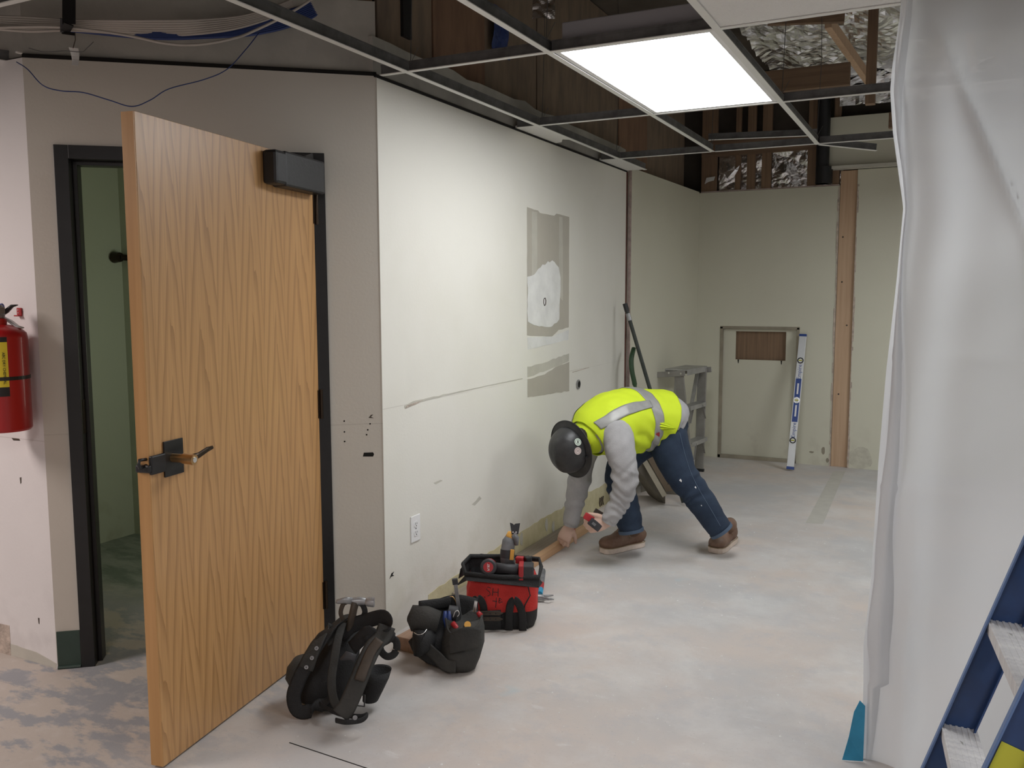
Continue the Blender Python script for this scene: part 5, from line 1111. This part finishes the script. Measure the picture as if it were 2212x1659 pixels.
hs('floor_strap', [(690, 1520, 2.90), (715, 1535, 2.86), (745, 1545, 2.82), (780, 1548, 2.80), (794, 1544, 2.80), (780, 1556, 2.78), (748, 1560, 2.77), (725, 1556, 2.79)], .018, 'bagblack', side=up)
obj('strap_eyelet', MB().lathe([(.008, 0), (.008, .002)], hh(767, 1550, 2.765), -fw, 10), 'steel', hr)
hs('inner_strap', [(760, 1400, 2.95), (780, 1380, 2.93), (798, 1366, 2.92), (803, 1382, 2.92)], .05, 'bagblack', side=up)
hs('side_loop', [(842, 1378, 2.95), (855, 1384, 2.95), (857, 1400, 2.95), (850, 1414, 2.95), (836, 1418, 2.95), (824, 1408, 2.95), (820, 1396, 2.95)], .026, 'bagblack', side=(rt*.3+up).normalized())
pocket('round_holster', [(800, 1512, 17, .03, 2.98), (806, 1490, 22, .04, 2.98), (813, 1465, 27, .045, 2.99), (818, 1446, 28, .045, 3.0)], 'bagblack', hr, wobble=.02, dd=.10)
obj('buckle', MB().tube([hh(770, 1500, 2.80), hh(788, 1502, 2.80), hh(787, 1526, 2.79), hh(769, 1524, 2.79)], .0032, 6, closed=True), 'blackframe', hr)
obj('scrap_plastic', MB().tube([hh(735, 1425, 2.86), hh(750, 1416, 2.85), (hh(764, 1420, 2.85)), hh(762, 1430, 2.85)], [(.004, .003), (.016, .006), (.014, .006), (.004, .003)], 8), 'tooldark', hr, smooth=True)
pc_ = MB()
rnd = random.Random(5)
for k in range(40):
    x, y = rnd.gauss(700, 14), rnd.gauss(1462, 22); pc_.ball(hh(x, y, 2.895), rnd.uniform(.0006, .0022), 5, 3)
# hammer resting on top
hm = thing('claw_hammer', 'worn steel claw hammer standing head up in the black harness', 'hammer', hh(765, 1340, 3.0))
Q = lambda x, y, d=3.0: at(x, y, d+.10)
obj('head', MB().tube([Q(758, 1299), Q(776, 1298), Q(788, 1299), Q(791, 1300)], [(.013, .012), (.015, .014), (.013, .012), (.010, .010)], 14, side=up), 'steel', hm, smooth='auto')
obj('poll', MB().tube([Q(789, 1300), Q(795, 1300), Q(808, 1301), Q(809, 1301)], [(.011, .011), (.017, .017), (.018, .018), (.015, .015)], 14, side=up), 'steel', hm, smooth='auto')
for d_ in (-.008, .008): obj('claw', MB().tube([Q(760, 1298, 3.0+d_), Q(744, 1297, 3.0+d_*1.3), Q(728, 1300, 3.0+d_*1.8), Q(727, 1303, 3.0+d_*1.8)], [(.013, .006), (.012, .006), (.008, .005), (.004, .003)], 10, side=up), 'steel', hm, smooth=True)
obj('handle', MB().tube([Q(768, 1300), Q(764, 1316), Q(758, 1345), Q(745, 1390, 3.04)], [(.013, .018), (.012, .016), (.013, .016), (.012, .014)], 12), 'leather', hm, smooth=True)
hs('hammer_loop', [(745, 1345, 3.0), (736, 1325, 3.0), (741, 1306, 3.0), (750, 1300, 3.0)], .016, 'leather', side=rt); hs('hammer_loop', [(775, 1345, 3.0), (788, 1325, 3.0), (784, 1308, 3.0), (776, 1302, 3.0)], .020, 'bagblack', side=rt)

# --- crumbs of plaster over the floor (nobody could count them)
cr = MB(); rnd = random.Random(11)
for k in range(560):
    x = rnd.uniform(-2.0, .0); y = rnd.uniform(1.9, 5.6); 
    if (-1.95 < x < -1.4 and 2.3 < y < 3.7) or (-2.0 < x < -.9 and 4.3 < y < 5.1) or x < -1.9 : continue
    r_ = rnd.choice((.0015, .002, .003, .0045 if k % 4 == 0 else .002))
    cr.add([V((x, y, r_*.9)), V((x, y, -.0002)), V((x+r_, y, .0)), V((x, y+r_*1.4, 0)), V((x-r_*1.3, y, 0)), V((x, y-r_, 0))], [(0, 2, 3), (0, 3, 4), (0, 4, 5), (0, 5, 2)])
cro = tag(obj('plaster_crumbs', cr, 'crumb', origin=(-1, 3.5, 0)), 'scattered white plaster crumbs on the concrete floor', 'debris'); cro['kind'] = 'stuff'

# ================================================================== THE WORKER
def fuse(o, voxel, smooth=6, fac=.5, disp=None, dec=None):
    """make one continuous surface out of overlapping tapered forms"""
    md = o.modifiers.new('r', 'REMESH'); md.mode = 'VOXEL'; md.voxel_size = voxel
    m2 = o.modifiers.new('s', 'SMOOTH'); m2.iterations = smooth; m2.factor = fac
    me = bpy.data.meshes.new_from_object(o.evaluated_get(bpy.context.evaluated_depsgraph_get()))
    o.modifiers.clear(); mt_ = o.data.materials[0]; o.data = me; me.materials.clear(); me.materials.append(mt_)
    if disp:
        off = WORLD[o.as_pointer()]; nn = [v.normal.copy() for v in me.vertices]
        for v, n_ in zip(me.vertices, nn): v.co += n_*disp(v.co+off)
    for p in me.polygons: p.use_smooth = True
    return o
tow = -fw
LAT = (rt*.15 - up*.40 + tow*.90).normalized()
# spine stations: px, py, depth, half width, half thickness
SP = [(1458, 922, 4.93, .145, .118), (1440, 910, 4.92, .172, .142), (1405, 903, 4.88, .160, .135), (1365, 903, 4.83, .168, .142), (1325, 913, 4.77, .180, .142), (1290, 932, 4.72, .165, .118), (1268, 948, 4.69, .105, .085)]
SPW = [(*at(a, b, c), d, e) for a, b, c, d, e in SP]
SPC = cat(SPW, 8)
wk = thing('person', 'person in yellow safety vest, grey sweatshirt, jeans and black hard hat bending down', 'person', onz(1440, 1185, 0))
def limb(mb, pts, k=0, n=18, side=None, sm=5):
    P = cat([(*at(x, y, d), r_) for x, y, d, r_ in pts], sm)
    mb.tube([p[:3] for p in P], [max(.004, p[3]+k) for p in P], n, side=side); return mb
armN = [(1318, 925, 4.66, .070), (1334, 940, 4.60, .080), (1340, 975, 4.56, .076), (1349, 1012, 4.55, .066), (1351, 1040, 4.56, .064), (1342, 1074, 4.58, .056), (1326, 1106, 4.60, .046), (1316, 1124, 4.61, .040)]
armF = [(1272, 945, 4.80, .065), (1264, 975, 4.86, .068), (1256, 1010, 4.89, .064), (1249, 1050, 4.91, .058), (1240, 1095, 4.93, .048), (1233, 1130, 4.95, .040)]
legN = [(1432, 925, 4.86, .100), (1440, 945, 4.85, .112), (1448, 968, 4.84, .105), (1468, 1018, 4.83, .086), (1492, 1052, 4.82, .078), (1520, 1092, 4.81, .072), (1543, 1126, 4.81, .064), (1557, 1145, 4.81, .060)]
legF = [(1415, 935, 4.95, .095), (1392, 952, 4.93, .095), (1362, 978, 4.90, .084), (1341, 1012, 4.87, .078), (1340, 1045, 4.86, .074), (1350, 1085, 4.85, .070), (1358, 1118, 4.84, .066), (1363, 1145, 4.84, .062)]
def torso(mb, k=0, i0=0, i1=None, n=36):
    P = SPC[i0:i1]; mb.tube([p[:3] for p in P], [(p[3]+k, p[4]+k) for p in P], n, side=LAT); return mb
def hand(mb, w_, d, n_, t_, curl, s=1.0, thumb=(.5, .75, .35), spread=.02):
    d = d.normalized(); t_ = (t_-d*t_.dot(d)).normalized(); n_ = (n_-d*n_.dot(d)-t_*n_.dot(t_)).normalized()
    mb.tube([w_-d*.03, w_, w_+d*.03*s, w_+d*.065*s, w_+d*.09*s], [(.027, .021), (.028, .019), (.038*s, .018), (.042*s, .017), (.038*s, .013)], 14, side=t_)
    for i, ln in enumerate((.95, 1.05, .98, .78)):
        o = w_+d*(.080-.004*abs(i-1))*s+t_*(.030-.020*i)*s; a = 0; p = [o-d*.02, o]; rr = [.0095, .0105]
        dd_ = (d+t_*(spread*(1.5-i))).normalized()
        for sl, cu, r_ in ((.042, curl[0], .0098), (.026, curl[1], .0088), (.021, curl[2], .0072)):
            a += cu; o = o+(dd_*math.cos(a)+n_*math.sin(a))*(sl*ln*s); p.append(o); rr.append(r_)
        mb.tube(p, rr, 8)
    o = w_+d*.018*s+t_*.026*s; q = (d*thumb[0]+t_*thumb[1]+n_*thumb[2]).normalized(); q2 = (q+d*.5+n_*.4).normalized()
    mb.tube([o, o+q*.036*s, o+q*.036*s+q2*.030*s, o+q*.036*s+q2*.054*s], [.015, .013, .0115, .008], 10)
# --- body: one surface from head to hands to feet
bm_ = MB()
torso(bm_, -.03)
HC = at(1240, 964, 4.62)                                     # centre of the skull
CR = (-rt*.66 - up*.36 + tow*.66).normalized()               # crown direction
FR = (-up*.92 - rt*.20); FR = (FR - CR*FR.dot(CR)).normalized(); SR = CR.cross(FR)
limb(bm_, [(1290, 932, 4.72, .07), (1268, 948, 4.69, .062), (1254, 958, 4.66, .058)])
def head_pt(f, s_, c): return HC + FR*f + SR*s_ + CR*c
bm_.tube([head_pt(.01, 0, .10), head_pt(.005, 0, .085), head_pt(0, 0, .05), head_pt(0, 0, .0), head_pt(.012, 0, -.05), head_pt(.03, 0, -.09), head_pt(.04, 0, -.115)], [(.02, .02), (.055, .065), (.073, .090), (.076, .095), (.066, .078), (.045, .048), (.022, .024)], 20, side=SR)
bm_.tube([head_pt(.088, 0, .0), head_pt(.105, 0, -.03), head_pt(.092, 0, -.040)], [.009, .014, .010], 8)                                 # nose
bm_.ball(head_pt(.088, 0, -.066), (.016, .016, .012), 8, 6)                                                                        # mouth
for s_ in (-1, 1):
    bm_.tube([head_pt(-.01, s_*.076, .01), head_pt(-.012, s_*.084, -.012), head_pt(-.006, s_*.078, -.04)], [(.014, .006), (.018, .008), (.010, .005)], 8, side=FR)   # ears
    bm_.ball(head_pt(.082, s_*.030, .004), .013, 8, 6)
limb(bm_, armN, -.022); limb(bm_, armF, -.022); limb(bm_, legN, -.02); limb(bm_, legF, -.02)
# near (left) hand holding a small tool; far (right) hand pressing on the batten
WN, WF_ = at(1314, 1127, 4.61), at(1231, 1136, 4.95)
hand(bm_, WN, (-rt*.90-up*.25+fw*.10), (-up*.35+fw*.9), (up*.95-rt*.2), (.45, .75, .5), 1.0, thumb=(.75, .55, -.10))
hand(bm_, WF_, (-rt*.42-up*.90), (-rt*.25+fw*.4-up*.2), (rt*.8-up*.3+tow*.3), (.55, .85, .5), 1.0, thumb=(.6, .5, .5))
for (fh, ft) in (((1385, 1177), (1304, 1194)), ((1582, 1170), (1545, 1196))):
    a_, b_ = onz(*fh, 0), onz(*ft, 0); q = (b_-a_).normalized(); bm_.tube([a_+Z*.10+q*.05, a_+Z*.06+q*.08, a_+q*.2+Z*.05], [.035, .034, .028], 10)
body_ = fuse(obj('body', bm_, 'skin', wk), .0052, 3, .4)
for s_ in (-1, 1): obj('eye', MB().ball(head_pt(.089, s_*.030, .004), .010, 10, 8), 'white', wk, smooth=True); obj('hair', MB().ball(head_pt(-.055, s_*.03, -.015), (.045, .045, .05), 10, 8), 'hair', wk, smooth=True)

# --- sweatshirt with bunched sleeves
sw = MB(); torso(sw, .006, 0, None)
def bunch(pts, k): 
    P = cat([(*at(x, y, d), r_) for x, y, d, r_ in pts], 14); out = []; n = len(P)
    return P
for A, i0 in ((armN, 0), (armF, 1)): limb(sw, A, .004, 22, sm=8)
limb(sw, [(1290, 932, 4.72, .070), (1270, 946, 4.69, .066), (1258, 954, 4.67, .062)], .0)     # collar
dirN = [(at(1351, 1040, 4.56)-at(1340, 975, 4.56)).normalized(), (at(1316, 1124, 4.61)-at(1351, 1040, 4.56)).normalized()]
eN = at(1351, 1040, 4.56); wN = at(1316, 1124, 4.61); eF = at(1249, 1050, 4.91)
def sw_disp(p):
    k = .0035*noise.noise(p*9) + .002*noise.noise(p*22)
    t = (p-eN).dot(dirN[1])                                       # along the near forearm: pushed-up rolls
    dn = (p-eN-dirN[1]*t).length
    if -.08 < t < .26 and dn < .12:
        amp = .0036*min(1, (t+.08)/.06)
        k += amp*math.sin(t*125+9*noise.noise(V((p.x*9, p.y*9, p.z*4)))) + .008*noise.noise(V((t*34, p.x*7, p.y*7)))
    t2 = (p-eF).dot(V((0, 0, -1)))
    if (p-eF).length < .25 and (p-at(1340, 1010, 4.56)).length > .2: k += .004*math.sin(t2*70+5*noise.noise(p*10))
    # diagonal pull lines on the near upper arm
    if (p-at(1342, 975, 4.56)).length < .16: k += .0035*noise.noise(V((p.dot(up)*30-p.dot(rt)*30, p.z*5, 3)))
    return k
obj_sw = fuse(obj('sweatshirt', sw, 'hoodie', wk), .0075, 5, .5, sw_disp)
for A, c_ in ((armN, 0), (armF, 1)):
    a_, b_ = at(*A[-2][:3]), at(*A[-1][:3]); q = (b_-a_).normalized(); r_ = A[-1][3]
    obj('cuff', MB().tube([b_-q*.045, b_-q*.02, b_+q*.012, b_+q*.016], [r_+.006, r_+.005, r_+.002, r_-.010], 20), 'hoodie', obj_sw, smooth='auto')
obj('hem_band', MB().tube([SPC[5][:3], SPC[8][:3]], [(SPC[5][3]+.012, SPC[5][4]+.012), (SPC[8][3]+.012, SPC[8][4]+.012)], 32, side=LAT), 'hoodie', obj_sw, smooth='auto') if False else None

# --- jeans
jn = MB(); limb(jn, legN, .006, 22, sm=8); limb(jn, legF, .006, 22, sm=8)
jn.tube([at(1466, 938, 4.92), at(1450, 928, 4.91), at(1430, 925, 4.91), at(1410, 925, 4.91)], [(.10, .09), (.165, .125), (.165, .125), (.14, .10)], 28, side=LAT)
kN, aN_ = at(1492, 1052, 4.82), at(1559, 1150, 4.81); dL = (aN_-kN).normalized(); kF = at(1340, 1045, 4.86); aF_ = at(1364, 1150, 4.84); dLF = (aF_-kF).normalized()
def jn_disp(p):
    k = .004*noise.noise(p*8)+.0025*noise.noise(p*18)
    for (kk, dd_, ln) in ((kN, dL, .40), (kF, dLF, .30)):
        t = (p-kk).dot(dd_); r_ = (p-kk-dd_*t).length
        if -.1 < t < ln+.03 and r_ < .13:
            k += .005*math.exp(-((t-.0)/.07)**2)*math.sin(t*90+6*noise.noise(p*9)) + .006*max(0, (t-ln+.16)/.16)*math.sin(t*95+7*noise.noise(p*9)) + .003*noise.noise(V((t*30, p.x*12, p.y*12)))
    return k
obj_jn = fuse(obj('jeans', jn, 'jeans', wk), .0075, 5, .5, jn_disp)
for A in (legN, legF):
    a_, b_ = at(*A[-2][:3]), at(*A[-1][:3]); q = (b_-a_).normalized(); r_ = A[-1][3]
    obj('hem', MB().tube([b_-q*.006, b_+q*.012, b_+q*.014, b_+q*.006], [r_+.010, r_+.009, r_+.002, r_-.004], 24), 'hem', obj_jn, smooth='auto')
# outer seam stitching on the near leg, dropped on to the cloth
trj = bvh(obj_jn); offj = WORLD[obj_jn.as_pointer()]
def onto(tree, off, x, y, lift=.002):
    hit = tree.ray_cast(EYE-off, ray(x, y).normalized())
    return (hit[0]+off+hit[1]*lift, hit[1]) if hit[0] else (None, None)
sp_ = [onto(trj, offj, x, y, .0012)[0] for x, y in cat([(1468, 935), (1474, 960), (1482, 990), (1492, 1020), (1505, 1048), (1522, 1078), (1540, 1108), (1556, 1136)], 6)]
sp_ = [q for q in sp_ if q is not None]
if len(sp_) > 4: obj('side_seam', MB().tube(sp_, .0014, 5), 'thread', obj_jn)
for (x, y, sx) in ((1470, 1034, 3), (1502, 1050, 2.2), (1515, 1090, 1.5)):
    c, n_ = onto(trj, offj, x, y, .001)
    if c: obj('paint_spot', MB().prism([(0, 0), (.004*sx, .002), (.003*sx, .006*sx), (.001, .004*sx)], c, n_.orthogonal().normalized(), n_.cross(n_.orthogonal().normalized()), .0006), 'white', obj_jn)

# --- safety vest: a sleeveless shell over the torso; sleeves come out through it
def interp(s_):
    t = max(0, min(.9999, s_))*(len(SPC)-1); i = int(t); f = t-i; a, b = SPC[i], SPC[min(i+1, len(SPC)-1)]
    return [u_+(v_-u_)*f for u_, v_ in zip(a, b)]
def vest_pt(s_, th, lift=0):
    p = interp(s_); q = interp(s_+.02); p0 = interp(s_-.02); ax_ = (V(q[:3])-V(p0[:3])).normalized()
    sd = (LAT-ax_*LAT.dot(ax_)).normalized(); nn = ax_.cross(sd)
    if nn.dot(up) < 0: nn = -nn
    c, s__ = math.cos(th), math.sin(th)
    belly = max(0, -s__)                                          # cloth hangs below the belly
    k = .020+lift+.030*belly*math.sin(max(0, min(1, (s_-.05)/.8))*math.pi)
    pt = V(p[:3]) + sd*((p[3]+k)*c) + nn*((p[4]+k)*s__)
    wv_ = .007*noise.noise(pt*9)+.0045*noise.noise(pt*21)
    flank = max(0, c)*max(0, .6-s__)
    wv_ += .006*flank*math.sin(pt.dot(up)*75+pt.dot(rt)*60+5*noise.noise(pt*7))
    return pt + (sd*c+nn*s__)*wv_
S0, S1 = .26, .995
def s0f(th): return S0 - .05*math.sin(th) - .02*math.cos(th)      # hem slants: longer over the back
vest = obj('safety_vest', MB().grid(lambda a, b: vest_pt(s0f(b*2*math.pi)+(S1-s0f(b*2*math.pi))*a, b*2*math.pi), 70, 110, cv=True), 'hivis', wk, smooth=True, solid=.003)
obj('vest_collar', MB().tube([at(1280, 938, 4.70), at(1269, 946, 4.685), at(1260, 952, 4.67), at(1256, 955, 4.665)], [(.128, .108), (.108, .094), (.088, .080), (.074, .070)], 28, side=LAT), 'hivis', vest, smooth=True)
# a drooping gather of loose cloth at the flank
obj('loose_gather', MB().grid(lambda a, b: at(1398+58*a+3*math.sin(b*5), 895+22*b+30*a*(1-.3*b)+26*b*(.6-a), 4.705)+tow*(.014*math.sin(a*3.1)*math.sin(b*3.1)+.006*math.sin(b*24+3*a)), 20, 16), 'hivis', vest, smooth=True, solid=.003)
PI2 = 2*math.pi
def band(name, s0, s1, t0, t1, ns, nt, closed=False): return obj(name, MB().grid(lambda a, b: vest_pt(s0+(s1-s0)*a, t0+(t1-t0)*b, .004), ns, nt, cv=closed), 'reflect', vest, smooth=True, solid=.0015)
obj('waist_tape', MB().grid(lambda a, b: vest_pt(.415+.095*a-.05*math.cos(b*PI2), b*PI2, .0045), 9, 110, cv=True), 'reflect', vest, smooth=True, solid=.0015)
for sg in (1, -1): 
    c0 = R(56) if sg == 1 else R(146)
    obj('shoulder_tape', MB().grid(lambda a, b: vest_pt(.46+.47*a, c0+sg*(-.12*math.sin(a*2)+(b-.5)*.27*(1+.45*a)), .006), 40, 8), 'reflect', vest, smooth=True, solid=.0015)
# label, dark strip at the hip
trs = bvh(obj_sw); offs = WORLD[obj_sw.as_pointer()]
def decal(name, tree, off, pts, m, par, lift=.004, th=.0015):
    P = [onto(tree, off, x, y, lift)[0] for x, y in pts]
    if any(p is None for p in P): return None
    return obj(name, MB().add(P, [tuple(range(len(P)))]), m, par, solid=th)
decal('hip_tag', trs, offs, [(1441, 888), (1456, 887), (1459, 892), (1456, 894), (1443, 895)], 'black', obj_sw, .006)
trv = bvh(vest); offv = WORLD[vest.as_pointer()]
decal('vest_label', trv, offv, [(1414, 938), (1425, 932), (1424, 944), (1415, 950)], 'toolred', vest)

# --- hard hat with full brim
ht = MB(); HB = HC + CR*.035
def dome(a, b):
    th = b*PI2; ph = a*math.pi/2
    rx, ry, rz_ = .126, .106, .118
    rdg = .006*math.exp(-((math.sin(th)*math.cos(ph))/.16)**2)*math.cos(ph*.3)
    return HB + (FR*math.cos(th)*rx + SR*math.sin(th)*ry)*math.cos(ph)*(1) + CR*(math.sin(ph)**.92*rz_+rdg*math.sin(ph+.3))
obj_hat = obj('hard_hat', ht.grid(dome, 18, 48, cv=True), 'hat', wk, smooth=True, solid=.003)
def brim(a, b):
    th = b*PI2; ex = .040+.014*max(0, math.cos(th)); k = a
    return HB + FR*math.cos(th)*(.122+(ex-.004)*k) + SR*math.sin(th)*(.102+.032*k) - CR*(.010*k*k+.004*math.sin(k*3.1))
obj('brim', MB().grid(brim, 6, 56, cv=True), 'hat', obj_hat, smooth=True, solid=.003)
obj('brim_edge', MB().tube([brim(1, i/56) for i in range(56)], .0032, 6, closed=True), 'hat', obj_hat, smooth=True)
for s_ in (-1, 1): obj('strap_clip', MB().tube([HB+SR*s_*.112+FR*.02-CR*.0, HB+SR*s_*.116+FR*.02+CR*.016], .006, 8), 'black', obj_hat)
tr_h = bvh(obj_hat); off_h = WORLD[obj_hat.as_pointer()]
for (x, y, m, t_) in ((1247.5, 955, 'sticker', '1'), (1247.5, 974, 'sticker2', '')):
    c, n_ = onto(tr_h, off_h, x, y, .003)
    if c:
        ex = (rt-n_*rt.dot(n_)).normalized(); ey = n_.cross(ex)
        dsc = obj('round_sticker', MB().lathe([(.0195, 0), (.0195, .0012)], c, n_, 24), m, obj_hat)
        obj('sticker_ring', MB().tube([c+n_*.0016+ex*(.0135*math.cos(i*PI2/20))+ey*(.0135*math.sin(i*PI2/20)) for i in range(20)], .0009, 5, closed=True), 'greenrub' if t_ else 'tan', dsc)
        obj('sticker_mark', MB().prism([(-.003, -.008), (.003, -.008), (.003, .008), (-.003, .008)] if t_ else [(-.006, -.001), (.006, -.001), (.006, .001), (-.006, .001)], c+n_*.0013, ex, ey, .0006), 'ink', dsc)
rnd = random.Random(4)
sp2 = MB()
for k in range(60):
    x, y = rnd.gauss(1238, 18), rnd.gauss(1008, 9); c, n_ = onto(tr_h, off_h, x, y, .0006)
    if c: sp2.prism([(0, 0), (rnd.uniform(.001, .006), .001), (rnd.uniform(.001, .004), rnd.uniform(.001, .005))], c, n_.orthogonal().normalized(), n_.cross(n_.orthogonal().normalized()), .0005)
if sp2.v: obj('plaster_spatter', sp2, 'spackle', obj_hat, kind='stuff')

# --- boots
def boot(fh, ft, ank):
    a_, b_ = onz(*fh, 0), onz(*ft, 0); q = (b_-a_).normalized(); m_ = (a_+b_)/2; a_ = m_-q*.138; sdv = Z.cross(q)
    st_ = [(0, .026, .085), (.012, .034, .105), (.05, .040, .135), (.09, .039, .146), (.125, .040, .142), (.16, .044, .120), (.205, .048, .098), (.25, .048, .094), (.275, .040, .086), (.290, .020, .066)]
    P = cat([(x, w_, h) for x, w_, h in st_], 4)
    up_ = MB().tube([a_+q*p[0]+Z*((p[2]+.006)/2) for p in P], [(p[1]*1.06, (p[2]-.006)/2) for p in P], 22, side=sdv)
    sh_ = at(*ank); up_.tube([a_+q*.055+Z*.07, a_+q*.052+Z*.11, sh_.lerp(a_+q*.05+Z*.12, .65)], [(.040, .046), (.042, .048), (.042, .046)], 20, side=sdv)
    bo = obj('boot', up_, 'boot', wk, smooth=True)
    out = [(x-.003 if x < .1 else x+.003, w_+.0025) for x, w_, h in st_]; poly = [(x, w_) for x, w_ in out] + [(x, -w_) for x, w_ in reversed(out)]
    so = obj('sole', MB().prism(poly, a_+Z*.001, q, sdv, .030), 'sole', bo, bevel=.003)
    if (q.cross(sdv)).z < 0: pass
    obj('welt', MB().tube([a_+q*x+sdv*y+Z*.033 for x, y in poly], .0022, 5, closed=True), 'lace', bo)
    for i in range(5):
        x = .105+.019*i; h = .164-.0105*i; c = a_+q*x+Z*(h-.012); obj('lace', MB().tube([c-sdv*.026-Z*.006, c+Z*.004, c+sdv*.026-Z*.006], .0024, 6), 'lace', bo)
    for s_ in (-1, 1): obj('lace', MB().tube([a_+q*.11+Z*.142, a_+q*.13+sdv*s_*.035+Z*.12, a_+q*.125+sdv*s_*.045+Z*.075], .0022, 6), 'lace', bo)
    obj('toe_seam', MB().tube([a_+q*(.175+.06*math.sin(i*math.pi/10))+sdv*(.034*math.cos(i*math.pi/10))+Z*(.094-.012*abs(math.cos(i*math.pi/10))) for i in range(11)], .0018, 5), 'boot', bo)
    obj('tongue', MB().tube([a_+q*.10+Z*.15, a_+q*.135+Z*.128], [(.020, .006), (.022, .006)], 10, side=sdv), 'boot', bo, smooth=True)
boot((1388, 1178), (1303, 1195), (1364, 1150, 4.84))
boot((1584, 1168), (1543, 1196), (1559, 1150, 4.81))

# --- what he holds
c = at(1281, 1124, 4.60)
hs_ = thing('hand_tool', 'small black and red clamp tool held in the worker near hand', 'hand tool', c)
RM = Matrix((rt, up, -fw)).transposed()
def rb2(ang): return RM @ Matrix.Rotation(ang, 3, 'Z')
obj('tool_body', MB().box(at(1285, 1133, 4.61), (.070, .042, .026), rb2(R(-38))), 'tooldark', hs_, bevel=.003)
obj('red_shell', MB().box(at(1272, 1118, 4.62), (.055, .036, .026), rb2(R(-30))), 'toolred', hs_, bevel=.006)
obj('upper_plate', MB().box(at(1294, 1110, 4.66), (.060, .034, .020), rb2(R(-32))), 'leather', hs_, bevel=.002)
obj('clear_window', MB().box(at(1283, 1132, 4.592), (.022, .014, .004), rb2(R(-38))), 'toolgrey', hs_)
c = at(1214, 1172, 4.96)
ck = tag(obj('marking_block', MB().box(V((-1.945, 4.665, .045+.014)), (.055, .10, .027), Matrix.Rotation(R(15), 3, 'Z')), 'toolred', bevel=.006, origin=(-1.945, 4.665, .045)), 'red block pressed on the pine batten under the worker far hand', 'block')
